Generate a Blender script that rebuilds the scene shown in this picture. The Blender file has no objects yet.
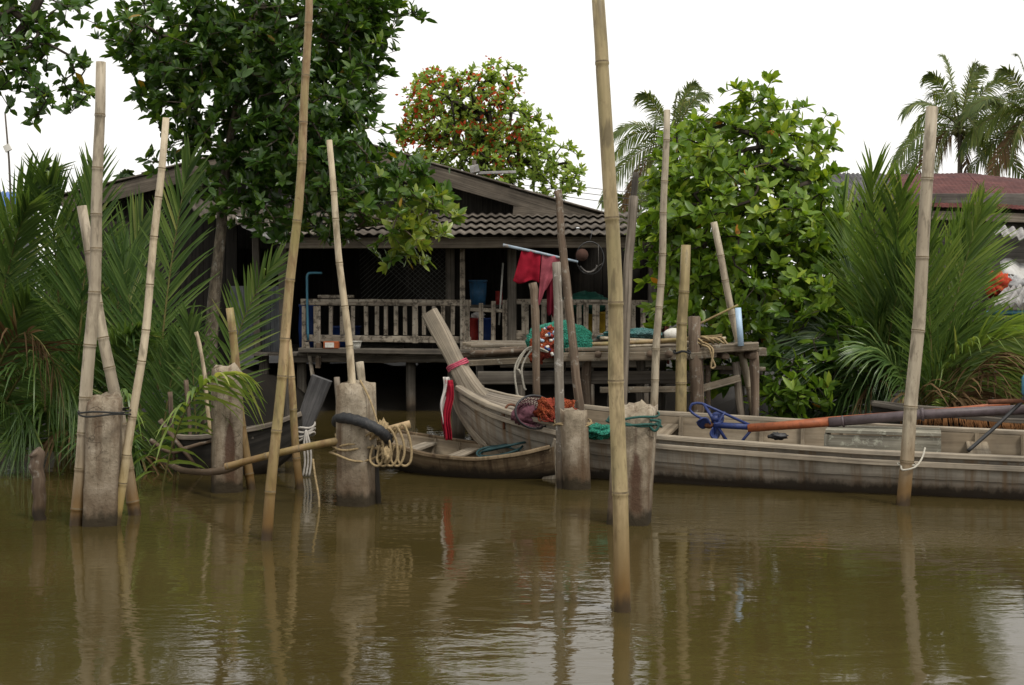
import bpy, math, random
import numpy as np
from mathutils import Vector, Matrix, noise as mnoise

random.seed(7); RNG = np.random.default_rng(7)
SC = bpy.context.scene; COL = SC.collection
V = Vector

# ------------------------------------------------------------------ camera, world, sun, exposure
FPX, HCAM, HORIZ = 1250.0, 1.7, 300.0          # focal length in pixels, eye height, horizon row
cd = bpy.data.cameras.new('camera'); cam = bpy.data.objects.new('camera', cd); COL.objects.link(cam)
cam.location = (0, 0, HCAM); cam.rotation_euler = (math.radians(90), 0, 0)
cd.sensor_width = 36; cd.lens = FPX / 1024 * 36; cd.shift_y = -(342.5 - HORIZ) / 1024
cd.clip_start = .1; cd.clip_end = 3000
SC.camera = cam

SUN_EL, SUN_AZ = math.radians(56), math.radians(138)       # azimuth from +Y towards +X : behind the camera, to the right
w = bpy.data.worlds.new('World'); SC.world = w; w.use_nodes = True
nt = w.node_tree; nt.nodes.clear()
sky = nt.nodes.new('ShaderNodeTexSky'); sky.sky_type = 'NISHITA'; sky.sun_disc = False
sky.sun_elevation = SUN_EL; sky.sun_rotation = SUN_AZ
sky.air_density = 1.0; sky.dust_density = 4.0
hs = nt.nodes.new('ShaderNodeHueSaturation'); hs.inputs['Saturation'].default_value = .25; hs.inputs['Value'].default_value = .8
mx = nt.nodes.new('ShaderNodeMix'); mx.data_type = 'RGBA'; mx.inputs[0].default_value = .86
mx.inputs[7].default_value = (9.0, 8.85, 8.55, 1)          # the even white of a closed cloud cover
bg = nt.nodes.new('ShaderNodeBackground'); bg.inputs['Strength'].default_value = .1
wo = nt.nodes.new('ShaderNodeOutputWorld')
nt.links.new(sky.outputs[0], hs.inputs['Color']); nt.links.new(hs.outputs[0], mx.inputs[6])
nt.links.new(mx.outputs[2], bg.inputs[0]); nt.links.new(bg.outputs[0], wo.inputs[0])
sl = bpy.data.lights.new('sun', 'SUN'); so = bpy.data.objects.new('sun', sl); COL.objects.link(so)
sl.energy = 1.5; sl.angle = math.radians(12); sl.color = (1, .95, .87)
sdir = V((math.sin(SUN_AZ) * math.cos(SUN_EL), math.cos(SUN_AZ) * math.cos(SUN_EL), math.sin(SUN_EL)))
so.rotation_euler = sdir.to_track_quat('Z', 'Y').to_euler()
SC.view_settings.view_transform = 'Standard'; SC.view_settings.look = 'None'
SC.view_settings.exposure = 0.52; SC.view_settings.gamma = 1.0
SC.cycles.max_bounces = 6; SC.cycles.transparent_max_bounces = 8
SC.cycles.use_denoising = True

# ------------------------------------------------------------------ placing helpers
def P(px, py, d): return V(((px - 512) / FPX * d, d, HCAM - (py - HORIZ) / FPX * d))
def DW(py): return FPX * HCAM / (py - HORIZ)                 # distance of a waterline row
def rnd(a, b): return random.uniform(a, b)
def smooth(pts, n=6):
    pts = [V(p) for p in pts]; out = []
    for i in range(len(pts) - 1):
        p0 = pts[max(i - 1, 0)]; p1 = pts[i]; p2 = pts[i + 1]; p3 = pts[min(i + 2, len(pts) - 1)]
        for k in range(n):
            t = k / n
            out.append(.5 * ((2 * p1) + (p2 - p0) * t + (2 * p0 - 5 * p1 + 4 * p2 - p3) * t * t + (3 * p1 - p0 - 3 * p2 + p3) * t ** 3))
    out.append(pts[-1]); return out

ORG = {}
def tag(o, label=None, cat=None, group=None, kind=None):
    if label: o['label'] = label
    if cat: o['category'] = cat
    if group: o['group'] = group
    if kind: o['kind'] = kind
    return o
def thing(name, loc, label, cat, group=None):
    o = bpy.data.objects.new(name, None); COL.objects.link(o); o.location = loc; o.empty_display_size = .2
    ORG[o.name] = V(loc); return tag(o, label, cat, group)
def link(name, me, mats, parent, origin):
    o = bpy.data.objects.new(name, me); COL.objects.link(o)
    for m in (mats if isinstance(mats, (list, tuple)) else [mats]): me.materials.append(m)
    if parent is not None: o.parent = parent; ORG[o.name] = ORG[parent.name]
    else: o.location = origin; ORG[o.name] = V(origin)
    return o

class MB:
    def __init__(s): s.v = []; s.f = []; s.uv = []; s.mi = []
    def face(s, idx, uv, mi=0): s.f.append(idx); s.uv.append(uv); s.mi.append(mi)
    def sweep(s, pts, profs, ref=V((0, 1, 0)), caps=True, mi=0, jit=0, closed=False):
        pts = [V(p) for p in pts]; n = len(pts); k = len(profs[0]); base = len(s.v)
        u0 = rnd(0, 20); us = [u0]; vo = rnd(0, 20)
        for i in range(1, n): us.append(us[-1] + (pts[i] - pts[i - 1]).length)
        for i in range(n):
            if closed: t = pts[(i + 1) % n] - pts[i - 1]
            else: t = pts[min(i + 1, n - 1)] - pts[max(i - 1, 0)]
            t.normalize(); r = ref if abs(t.dot(ref)) < .96 else V((0, 0, 1)) if abs(t.z) < .9 else V((1, 0, 0))
            side = t.cross(r).normalized(); up = side.cross(t)
            for a, b in profs[i]:
                p = pts[i] + side * a + up * b
                if jit: p += V((rnd(-jit, jit), rnd(-jit, jit), rnd(-jit, jit)))
                s.v.append(p)
        per = [0]
        for j in range(k):
            a = profs[0][j]; b = profs[0][(j + 1) % k]; per.append(per[-1] + math.hypot(a[0] - b[0], a[1] - b[1]))
        rows = n if closed else n - 1
        for i in range(rows):
            i2 = (i + 1) % n; ub = us[i2] if i2 else us[-1] + .1
            for j in range(k):
                j2 = (j + 1) % k
                s.face((base + i * k + j, base + i * k + j2, base + i2 * k + j2, base + i2 * k + j),
                       ((us[i], vo + per[j]), (us[i], vo + per[j + 1]), (ub, vo + per[j + 1]), (ub, vo + per[j])), mi)
        if caps and not closed:
            for i, rev in ((0, True), (n - 1, False)):
                idx = [base + i * k + j for j in range(k)]
                uv = [(us[i] + profs[i][j][0], vo + profs[i][j][1]) for j in range(k)]
                if rev: idx.reverse(); uv.reverse()
                s.face(tuple(idx), tuple(uv), mi)
    def tube(s, pts, r, n=8, caps=True, mi=0, jit=0, ref=V((0, 1, 0)), closed=False):
        rs = r if isinstance(r, (list, tuple)) else [r] * len(pts)
        if len(rs) != len(pts):
            rs = [rs[0] + (rs[-1] - rs[0]) * i / (len(pts) - 1) for i in range(len(pts))]
        s.sweep(pts, [[(q * math.cos(2 * math.pi * j / n), q * math.sin(2 * math.pi * j / n)) for j in range(n)] for q in rs], ref, caps, mi, jit, closed)
    def bar(s, a, b, w, h, ref=V((0, 1, 0)), mi=0, worn=.025, seg=.3, w2=None, h2=None, bow=0):
        a = V(a); b = V(b); L = (b - a).length; n = max(1, int(L / seg)); pts = []; pr = []
        for i in range(n + 1):
            t = i / n; p = a.lerp(b, t); p.z -= bow * 4 * t * (1 - t); pts.append(p)
            ww = (w + ((w2 or w) - w) * t) / 2 * (1 + rnd(-worn, worn)); hh = (h + ((h2 or h) - h) * t) / 2 * (1 + rnd(-worn, worn))
            c = min(ww, hh) * .22
            pr.append([(ww, -hh + c), (ww, hh - c), (ww - c, hh), (-ww + c, hh), (-ww, hh - c), (-ww, -hh + c), (-ww + c, -hh), (ww - c, -hh)])
        s.sweep(pts, pr, ref, True, mi)
    def grid(s, fn, nu, nv, mi=0, closed_u=False):
        base = len(s.v); uo, vo = rnd(0, 9), rnd(0, 9)
        for i in range(nu + 1):
            for j in range(nv + 1): s.v.append(V(fn(i / nu, j / nv)))
        W = nv + 1
        lu = sum((s.v[base + (i + 1) * W] - s.v[base + i * W]).length for i in range(nu)) / nu
        lv = sum((s.v[base + j + 1] - s.v[base + j]).length for j in range(nv)) / nv
        for i in range(nu):
            for j in range(nv):
                s.face((base + i * W + j, base + (i + 1) * W + j, base + (i + 1) * W + j + 1, base + i * W + j + 1),
                       ((uo + i * lu, vo + j * lv), (uo + (i + 1) * lu, vo + j * lv), (uo + (i + 1) * lu, vo + (j + 1) * lv), (uo + i * lu, vo + (j + 1) * lv)), mi)
    def blob(s, c, r, seed=0, amp=.15, fr=3.0, nu=24, nv=14, flat=None, mi=0):
        c = V(c)
        def fn(u, v):
            th = u * 2 * math.pi; ph = v * math.pi
            d = V((math.sin(ph) * math.cos(th), math.sin(ph) * math.sin(th), math.cos(ph)))
            k = 1 + amp * mnoise.fractal(d * fr + V((seed * 7.3, seed, 0)), .6, 2.0, 4)
            p = V((d.x * r[0], d.y * r[1], d.z * r[2])) * k
            if flat is not None: p.z = max(p.z, -flat)
            return c + p
        s.grid(fn, nu, nv, mi)
    def build(s, name, mats, parent=None, origin=None, sm=True, solid=0):
        if origin is None and parent is None:
            xs = [p for p in s.v]; origin = V((sum(p.x for p in xs) / len(xs), sum(p.y for p in xs) / len(xs), min(p.z for p in xs)))
        off = ORG[parent.name] if parent is not None else V(origin)
        me = bpy.data.meshes.new(name)
        me.from_pydata([tuple(p - off) for p in s.v], [], s.f)
        ul = me.uv_layers.new(name='UVMap')
        ul.data.foreach_set('uv', [c for f in s.uv for q in f for c in q])
        me.polygons.foreach_set('material_index', s.mi)
        me.polygons.foreach_set('use_smooth', [sm] * len(s.f))
        o = link(name, me, mats, parent, off)
        if solid:
            m = o.modifiers.new('thick', 'SOLIDIFY'); m.thickness = solid; m.offset = 0
        return o

# ------------------------------------------------------------------ materials
class N:
    def __init__(s, name):
        s.m = bpy.data.materials.new(name); s.m.use_nodes = True; s.t = s.m.node_tree; s.t.nodes.clear()
        s.out = s.t.nodes.new('ShaderNodeOutputMaterial')
    def n(s, kind, **k):
        x = s.t.nodes.new('ShaderNode' + kind)
        for a, b in k.items():
            if a.startswith('i_'):
                key = a[2:]; key = int(key) if key.isdigit() else key.replace('_', ' ')
                if hasattr(b, 'is_linked'): s.t.links.new(b, x.inputs[key])
                else: x.inputs[key].default_value = b
            else: setattr(x, a, b)
        return x
    def noise(s, vec, sc=(1, 1, 1), scale=1.0, detail=5, rough=.6, dist=0):
        m = s.n('Mapping', i_Vector=vec, i_Scale=sc)
        return s.n('TexNoise', i_Vector=m.outputs[0], i_Scale=scale, i_Detail=detail, i_Roughness=rough, i_Distortion=dist).outputs[0]
    def ramp(s, fac, stops):
        r = s.n('ValToRGB', i_Fac=fac); e = r.color_ramp.elements
        while len(e) < len(stops): e.new(.5)
        for x, (p, c) in zip(e, stops): x.position = p; x.color = (*c, 1)
        return r.outputs[0]
    def mix(s, fac, a, b, mode='MIX'):
        x = s.n('Mix', data_type='RGBA', blend_type=mode)
        for key, val in ((0, fac), (6, a), (7, b)):
            if hasattr(val, 'is_linked'): s.t.links.new(val, x.inputs[key])
            else: x.inputs[key].default_value = val if key == 0 else (*val[:3], 1)
        return x.outputs[2]
    def rng(s, v, a, b, c, d):
        return s.n('MapRange', i_0=v, i_1=a, i_2=b, i_3=c, i_4=d).outputs[0]
    def math(s, op, a, b): return s.n('Math', operation=op, i_0=a, i_1=b).outputs[0]
    def bsdf(s, col, rough=.8, spec=.3, bump=None, bs=.3, bd=.01, **k):
        b = s.n('BsdfPrincipled', i_Roughness=rough, **k); b.inputs['Specular IOR Level'].default_value = spec
        if hasattr(col, 'is_linked'): s.t.links.new(col, b.inputs['Base Color'])
        else: b.inputs['Base Color'].default_value = (*col, 1)
        if bump is not None:
            bp = s.n('Bump', i_Strength=bs, i_Distance=bd, i_Height=bump); s.t.links.new(bp.outputs[0], b.inputs['Normal'])
        return b
    def done(s, sh): s.t.links.new(sh.outputs[0], s.out.inputs[0]); return s.m

def wood(name, dark, mid, light, gx=1.0, gy=34, rough=.85, tide=None, tcol=(.06, .036, .016), lichen=None, patch=.45, bs=.5, streak=None, lrange=(.56, .66), seam=None):
    q = N(name); tc = q.n('TexCoord'); uv = tc.outputs['UV']; ob = tc.outputs['Object']
    g = q.noise(uv, (gx, gy, 1), 1, 7, .65, .3)
    c = q.ramp(g, [(.3, dark), (.5, mid), (.72, light)])
    big = q.noise(ob, (1, 1, 1), 2.3, 4, .6)
    c = q.mix(1.0, c, q.ramp(big, [(.3, (1 - patch,) * 3), (.65, (1.12, 1.1, 1.06))]), 'MULTIPLY')
    cr = q.noise(uv, (gx * .5, gy * 1.6, 1), 1, 2, .5)
    c = q.mix(q.rng(cr, .66, .72, 0, .75), c, [x * .3 for x in dark])
    if seam:
        vv = q.n('SeparateXYZ', i_0=uv).outputs[1]
        fr = q.math('FRACT', q.math('ADD', q.math('DIVIDE', vv, seam), q.math('MULTIPLY', big, .12)), 0)
        c = q.mix(q.rng(fr, .0, .07, .85, 0), c, [x * .25 for x in dark])
    if streak:
        st = q.noise(uv, (7, .9, 1), 1, 5, .65)
        c = q.mix(q.rng(st, .50, .62, 0, .85), c, streak)
        s3 = q.noise(uv, (1.2, 2.4, 1), 1, 5, .7)
        c = q.mix(q.rng(s3, .50, .66, 0, .55), c, [x * .55 for x in dark])
    if lichen:
        li = q.noise(ob, (1, 1, 1), 14, 5, .7)
        c = q.mix(q.rng(li, *lrange, 0, .8), c, lichen)
    if tide:
        z = q.n('SeparateXYZ', i_0=q.n('NewGeometry').outputs['Position']).outputs[2]
        nz = q.noise(ob, (3, 3, 1.2), 2, 5, .7)
        zz = q.math('ADD', z, q.math('MULTIPLY', nz, -.35 * tide))
        c = q.mix(q.rng(zz, -.05, tide * .75, .85, 0), c, tcol)
        sl2 = q.math('ADD', z, q.math('MULTIPLY', q.noise(ob, (7, 7, 2), 1.5, 4, .65), -.16))
        c = q.mix(q.rng(sl2, -.02, .035, .85, 0), c, (.018, .014, .009))
    return q.done(q.bsdf(c, rough, .25, g, bs, .006))

def bamboo(name, a, b, c_, tide=.62, tcol=(.135, .074, .02)):
    q = N(name); tc = q.n('TexCoord'); uv = tc.outputs['UV']; ob = tc.outputs['Object']
    s = q.noise(uv, (.5, 26, 1), 1, 4, .5)
    big = q.noise(ob, (4, 4, .9), 1.3, 4, .6)
    col = q.mix(q.rng(big, .38, .62, 0, 1), a, b)
    col = q.mix(1.0, col, q.ramp(s, [(.3, (.72,) * 3), (.7, (1.12,) * 3)]), 'MULTIPLY')
    fine = q.noise(ob, (1, 1, .5), 30, 4, .7)
    col = q.mix(q.rng(fine, .58, .7, 0, .6), col, c_)
    blot = q.noise(ob, (6, 6, 1.5), 3, 3, .6)
    col = q.mix(q.rng(blot, .54, .68, 0, .62), col, (.07, .055, .03))
    b3 = q.noise(ob, (9, 9, 2.6), 1.4, 4, .65)
    col = q.mix(q.rng(b3, .5, .62, 0, .55), col, c_)
    z = q.n('SeparateXYZ', i_0=q.n('NewGeometry').outputs['Position']).outputs[2]
    zz = q.math('ADD', z, q.math('MULTIPLY', big, -.3))
    col = q.mix(q.rng(zz, -.02, tide, .95, 0), col, tcol)
    zw = q.math('ADD', z, q.math('MULTIPLY', q.noise(ob, (9, 9, 3), 1.5, 4, .6), -.16))
    col = q.mix(q.rng(zw, -.05, .03, .85, 0), col, (.028, .018, .008))
    return q.done(q.bsdf(col, .55, .35, s, .15, .003))

def plain(name, col, rough=.6, spec=.3, var=.35, sc=6, bs=.2, metal=0, dirt=None):
    q = N(name); ob = q.n('TexCoord').outputs['Object']
    g = q.noise(ob, (1, 1, 1), sc, 5, .65)
    c = q.mix(1.0, col, q.ramp(g, [(.3, (1 - var,) * 3), (.7, (1 + var * .3,) * 3)]), 'MULTIPLY')
    if dirt:
        d = q.noise(ob, (1, 1, .6), sc * 2.3, 6, .7)
        c = q.mix(q.rng(d, .52, .68, 0, .8), c, dirt)
    return q.done(q.bsdf(c, rough, spec, g, bs, .01, i_Metallic=metal))

def concrete(name, stain=None, seed=0):
    q = N(name); tc = q.n('TexCoord'); ob = tc.outputs['Object']
    off = q.n('VectorMath', operation='ADD', i_0=ob, i_1=(seed * 3.1, seed * 1.7, seed)).outputs[0]
    g = q.noise(off, (1, 1, 1), 5, 8, .7)
    c = q.ramp(g, [(.3, (.115, .092, .063)), (.5, (.26, .215, .155)), (.7, (.41, .355, .275))])
    st = q.noise(off, (9, 9, .8), 1, 5, .6)
    c = q.mix(q.rng(st, .48, .66, 0, .85), c, (.085, .05, .028))
    pit = q.noise(off, (1, 1, 1), 38, 3, .6)
    c = q.mix(q.rng(pit, .60, .66, 0, .45), c, (.07, .055, .04))
    vor = q.n('TexVoronoi', feature='DISTANCE_TO_EDGE', i_Vector=q.n('Mapping', i_Vector=q.n('VectorMath', operation='ADD', i_0=off, i_1=q.n('VectorMath', operation='SCALE', i_0=q.n('TexNoise', i_Vector=off, i_Scale=6.0).outputs[1], i_Scale=.25).outputs[0]).outputs[0], i_Scale=(2.4, 2.4, .9)).outputs[0], i_Scale=1.3).outputs[0]
    c = q.mix(q.math('MULTIPLY', q.rng(vor, .0, .010, .95, 0), q.rng(q.noise(off, (2.5, 2.5, .9), 1, 2, .5), .46, .54, 0, 1)), c, (.03, .022, .016))
    sx = q.n('SeparateXYZ', i_0=ob)
    if stain:                                               # a rust stain with a pointed top
        x0, hw, z0, z1 = stain
        dx = q.math('ABSOLUTE', q.math('SUBTRACT', sx.outputs[0], x0), 0)
        wob = q.math('MULTIPLY', q.math('SUBTRACT', q.noise(off, (14, 14, 5), 1, 4, .7), .5), .10)
        lim = q.math('MULTIPLY', q.n('MapRange', i_0=sx.outputs[2], i_1=z1, i_2=z1 - .18, i_3=0.0, i_4=1.0).outputs[0], hw)
        ins = q.n('MapRange', i_0=q.math('SUBTRACT', q.math('ADD', lim, wob), dx), i_1=-.012, i_2=.02, i_3=0.0, i_4=.85).outputs[0]
        lo = q.n('MapRange', i_0=sx.outputs[2], i_1=z0, i_2=z0 + .08, i_3=0.0, i_4=1.0).outputs[0]
        c = q.mix(q.math('MULTIPLY', ins, lo), c, (.055, .022, .014))
    z = q.n('SeparateXYZ', i_0=q.n('NewGeometry').outputs['Position']).outputs[2]
    zz = q.math('ADD', z, q.math('MULTIPLY', q.noise(off, (4, 4, 2), 1.5, 4, .6), -.5))
    c = q.mix(q.rng(zz, -.22, .3, .9, 0), c, (.075, .045, .024))
    sl2 = q.math('ADD', z, q.math('MULTIPLY', q.noise(off, (8, 8, 3), 1.5, 4, .65), -.2))
    c = q.mix(q.rng(sl2, -.03, .03, .85, 0), c, (.022, .018, .010))
    return q.done(q.bsdf(c, .9, .2, q.math('ADD', g, q.math('MULTIPLY', pit, .4)), .7, .02))

def leaf(name, stops, rough=.42, spec=.45, trans=.3, tint=(1.3, 1.25, .55)):
    q = N(name)
    a = q.n('Attribute', attribute_name='leafvar').outputs['Fac']
    c = q.ramp(a, stops)
    b = q.bsdf(c, rough, spec)
    t = q.n('BsdfTranslucent'); q.t.links.new(q.mix(1.0, c, tint, 'MULTIPLY'), t.inputs[0])
    m = q.n('MixShader', i_0=trans); q.t.links.new(b.outputs[0], m.inputs[1]); q.t.links.new(t.outputs[0], m.inputs[2])
    return q.done(m)

GREY = wood('weathered grey wood', (.085, .068, .052), (.19, .16, .127), (.33, .29, .24))
BARGE = wood('dark bargeboard', (.045, .037, .029), (.11, .092, .073), (.19, .163, .132))
GREYD = wood('dark grey wood', (.045, .038, .03), (.10, .087, .072), (.18, .16, .135), tide=.3)
DECKW = wood('jetty timber', (.07, .055, .038), (.165, .135, .098), (.29, .25, .195), lichen=(.30, .29, .24), tide=.4)
BROWN = wood('brown log', (.06, .042, .03), (.145, .105, .075), (.25, .2, .15), gy=22, tide=.5, lichen=(.27, .25, .21))
BLACKW = wood('black stained wood', (.012, .011, .010), (.03, .027, .023), (.06, .054, .046), tide=.2, tcol=(.03, .02, .01))
BOATW = wood('boat planking', (.14, .118, .09), (.31, .28, .235), (.46, .425, .365), gx=.5, gy=24, tide=.20, tcol=(.09, .05, .025), streak=(.19, .125, .07), seam=.16, patch=.4)
BOATG = wood('pale boat gunwale', (.15, .12, .085), (.31, .265, .205), (.46, .41, .335), gx=.6, gy=40)
BOATI = wood('boat inside', (.10, .075, .05), (.21, .17, .12), (.33, .28, .21), gx=.6, gy=22)
SAMPAN = wood('sampan planking', (.075, .05, .028), (.17, .12, .07), (.30, .235, .15), gx=.6, gy=24, tide=.26, tcol=(.03, .017, .009), streak=(.05, .03, .016), lichen=(.25, .195, .125), lrange=(.57, .68), seam=.11)
RAILW = wood('flaking painted railing', (.13, .10, .075), (.29, .25, .20), (.44, .40, .34), lichen=(.05, .04, .03), gy=20, lrange=(.50, .60))
WALLW = wood('house plank wall', (.010, .008, .0065), (.021, .018, .015), (.042, .036, .03), gx=.7, gy=14)  # near-black planks: the shadow under the roof is put into their colour
WALLB = wood('bluish plank wall', (.06, .064, .07), (.125, .132, .142), (.21, .22, .23), gx=.8, gy=18)
BARK = wood('tree bark', (.035, .028, .02), (.10, .08, .058), (.21, .18, .135), gx=9, gy=14, lichen=(.22, .21, .18))
BARKD = wood('dark bark', (.018, .015, .011), (.045, .037, .028), (.09, .076, .06), gx=4, gy=12)
BAMY = bamboo('yellow green bamboo', (.43, .335, .185), (.26, .215, .10), (.15, .11, .055))
BAMT = bamboo('tan bamboo', (.36, .285, .14), (.24, .185, .085), (.13, .10, .05))
BAMG = bamboo('grey bleached bamboo', (.43, .37, .27), (.32, .265, .19), (.17, .135, .095))
BAMP = bamboo('pale dry bamboo', (.56, .475, .34), (.45, .365, .24), (.24, .18, .11), tcol=(.27, .19, .06))
BAMB = bamboo('brown bamboo', (.38, .27, .15), (.25, .205, .075), (.15, .075, .035))
ROPE = plain('tan rope', (.36, .27, .15), .9, .1, .5, 60)
ROPEW = plain('pale rope', (.46, .43, .36), .9, .1, .4, 60)
ROPEG = plain('green cord', (.03, .09, .075), .8, .2, .4, 60)
NODE = plain('bamboo node ring', (.19, .145, .085), .7, .2, .6, 30)
RUBBER = plain('black rubber', (.022, .023, .025), .6, .35, .3, 20, dirt=(.06, .055, .05))
BLUEP = plain('chipped blue paint', (.018, .035, .14), .5, .4, .4, 25, dirt=(.025, .025, .04))
ORANGEP = plain('rusty orange paint', (.33, .095, .035), .55, .35, .4, 12, dirt=(.16, .05, .025))
STEELP = plain('dull purple grey steel', (.10, .075, .08), .5, .4, .45, 9, dirt=(.05, .035, .03))
BLACKM = plain('black greasy metal', (.015, .015, .016), .45, .5, .3, 14)
RUSTM = plain('rusty iron', (.13, .055, .03), .85, .2, .5, 30)
RED = plain('red cloth', (.30, .012, .028), .85, .1, .3, 8)
PINK = plain('washed pink cloth', (.36, .085, .11), .85, .1, .35, 8)
MAROON = plain('dark red cloth', (.14, .010, .022), .85, .1, .3, 8)
WHITEC = plain('white cloth', (.62, .58, .54), .85, .1, .3, 12)
BUCKET = plain('blue plastic', (.03, .11, .22), .45, .4, .25, 8, dirt=(.03, .06, .10))
DRUM = plain('deep blue plastic', (.012, .04, .17), .45, .4, .25, 8)
REDPL = plain('red plastic', (.28, .02, .015), .5, .4, .3, 10)
WHITEP = plain('white plastic', (.66, .64, .58), .5, .4, .2, 14, dirt=(.4, .37, .3))
PVCB = plain('pale blue pvc', (.38, .52, .66), .4, .4, .15, 8)
PVCD = plain('blue pvc', (.06, .20, .28), .45, .4, .25, 8)
YEL = plain('yellow plastic', (.5, .33, .03), .5, .4, .3, 10)
def netmat(name, col, col2, sc=60):
    q = N(name); ob = q.n('TexCoord').outputs['Object']
    g = q.noise(ob, (1, 1, 1), 5, 5, .6)
    c = q.mix(q.rng(g, .4, .6, 0, 1), col, col2)
    wv = q.n('TexVoronoi', i_Vector=ob, i_Scale=float(sc)).outputs[0]
    c = q.mix(q.rng(wv, .25, .6, .0, .65), c, [x * .35 for x in col])
    return q.done(q.bsdf(c, .8, .2, q.math('ADD', wv, q.math('MULTIPLY', g, 3)), .8, .03))
NETG = netmat('green netting', (.025, .22, .14), (.05, .34, .24))
NETR = netmat('orange red netting', (.42, .09, .03), (.30, .035, .03))
NETT = netmat('teal netting', (.06, .20, .19), (.16, .30, .30))
NETM = plain('red blue twine', (.16, .07, .09), .9, .1, .6, 40)
STRAW = plain('dry thatch', (.20, .13, .06), .95, .1, .5, 20)
def roofmat(name, stops, rust, seed):
    q = N(name); tc = q.n('TexCoord'); ob = tc.outputs['Object']
    off = q.n('VectorMath', operation='ADD', i_0=ob, i_1=(seed, seed, seed)).outputs[0]
    g = q.noise(off, (1, 1, 1), 2.2, 7, .65)
    c = q.ramp(g, stops)
    s2 = q.noise(tc.outputs['UV'], (2.5, 5, 1), 1, 6, .7)
    c = q.mix(1.0, c, q.ramp(s2, [(.3, (.55,) * 3), (.7, (1.2,) * 3)]), 'MULTIPLY')
    f = q.noise(off, (1, 1, 1), 17, 5, .7)
    c = q.mix(q.rng(f, .55, .68, 0, .8), c, rust)
    return q.done(q.bsdf(c, .85, .2, f, .4, .01))
ASB = roofmat('mossy fibre cement', [(.3, (.055, .046, .037)), (.5, (.105, .089, .072)), (.7, (.19, .165, .135))], (.03, .026, .02), 2)
RUSTR = roofmat('rust red roof sheet', [(.3, (.055, .017, .016)), (.5, (.095, .032, .028)), (.7, (.135, .048, .04))], (.035, .014, .014), 5)
TIN = roofmat('old tin sheet', [(.3, (.16, .155, .15)), (.5, (.30, .29, .28)), (.7, (.42, .41, .4))], (.15, .09, .06), 9)
DARKTIN = roofmat('dark tin sheet', [(.3, (.05, .048, .05)), (.5, (.09, .087, .09)), (.7, (.14, .135, .14))], (.05, .03, .025), 11)
SOFFIT = plain('whitened underside board', (.52, .51, .49), .8, .2, .3, 5, dirt=(.3, .27, .22))
MUD = plain('shade darkened river mud', (.013, .010, .0065), .7, .3, .5, 2.5, .5)  # base colour lowered to carry the shade below the house floor

LEAFD = leaf('dark mangrove leaf', [(.0, (.026, .066, .012)), (.45, (.058, .125, .020)), (.8, (.125, .21, .030)), (.965, (.25, .31, .045)), (1.0, (.32, .20, .02))], .34, .55, .40)
LEAFB = leaf('bright mangrove leaf', [(.0, (0.054, 0.117, 0.014)), (.4, (0.122, 0.221, 0.023)), (.75, (0.230, 0.338, 0.035)), (.965, (0.433, 0.520, 0.070)), (.985, (.45, .19, .02))], .36, .5, .42)
LEAFF = leaf('flame tree leaf', [(.0, (.14, .23, .045)), (.5, (.28, .39, .075)), (1.0, (.48, .53, .13))], .5, .35, .5)
PETAL = leaf('red blossom', [(.0, (.36, .040, .012)), (1.0, (.52, .11, .03))], .6, .2, .35, (1.1, .7, .5))
NIPA = leaf('nipa leaflet', [(.0, (.038, .080, .024)), (.5, (.095, .168, .044)), (.85, (.19, .27, .08)), (1.0, (.34, .36, .14))], .32, .6, .36)
NIPAR = leaf('fresh nipa leaflet', [(.0, (.055, .110, .025)), (.5, (.145, .230, .048)), (.85, (.255, .335, .082)), (1.0, (.44, .46, .16))], .34, .55, .42)
NIPAX = leaf('dry nipa leaflet', [(.0, (.07, .042, .02)), (.6, (.17, .105, .05)), (1.0, (.29, .21, .11))], .7, .2, .25, (1.1, 1, .8))
COCO = leaf('coconut leaflet', [(.0, (0.057, 0.094, 0.025)), (.6, (0.137, 0.182, 0.045)), (1.0, (0.297, 0.297, 0.099))], .45, .4, .3)
RACHIS = plain('frond stalk', (.13, .12, .035), .55, .35, .4, 6)
WOODS = leaf('far foliage', [(.0, (.02, .045, .014)), (1.0, (.07, .11, .03))], .6, .3, .2)

# ------------------------------------------------------------------ setting: ground and water
def shore(x):
    def ss(a, b, t): t = min(max((t - a) / (b - a), 0), 1); return t * t * (3 - 2 * t)
    mid = ss(-3.9, -3.0, x) * (1 - ss(2.2, 3.4, x))
    return 13.0 + 5.2 * mid
m = MB()
xs = sorted(set([-900, -400, -150, -60, -30, -18] + [round(-12 + i * .4, 2) for i in range(61)] + [18, 30, 60, 150, 400, 900]))
ys = sorted(set([-900, -300, -100, -75, -60, -40, 0, 8] + [round(10 + i * .35, 2) for i in range(44)] + [28, 35, 50, 90, 200, 500, 1400]))
def gz(x, y):
    s = shore(x); t = min(max((y - s + 1.2) / 3.6, 0), 1)
    z = -1.2 + 1.75 * t * t * (3 - 2 * t) + .22 * mnoise.fractal(V((x * .8, y * .8, 0)), .7, 2, 4) * (1 if y < 40 else 0)
    if y < -55: z = min(.6, -1.2 + (-55 - y) * .1)
    return z
def gfn(u, v): x = xs[min(int(round(u * (len(xs) - 1))), len(xs) - 1)]; y = ys[min(int(round(v * (len(ys) - 1))), len(ys) - 1)]; return (x, y, gz(x, y))
m.grid(gfn, len(xs) - 1, len(ys) - 1)
tag(m.build('ground', MUD, origin=(0, 0, 0)), kind='structure')

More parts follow.
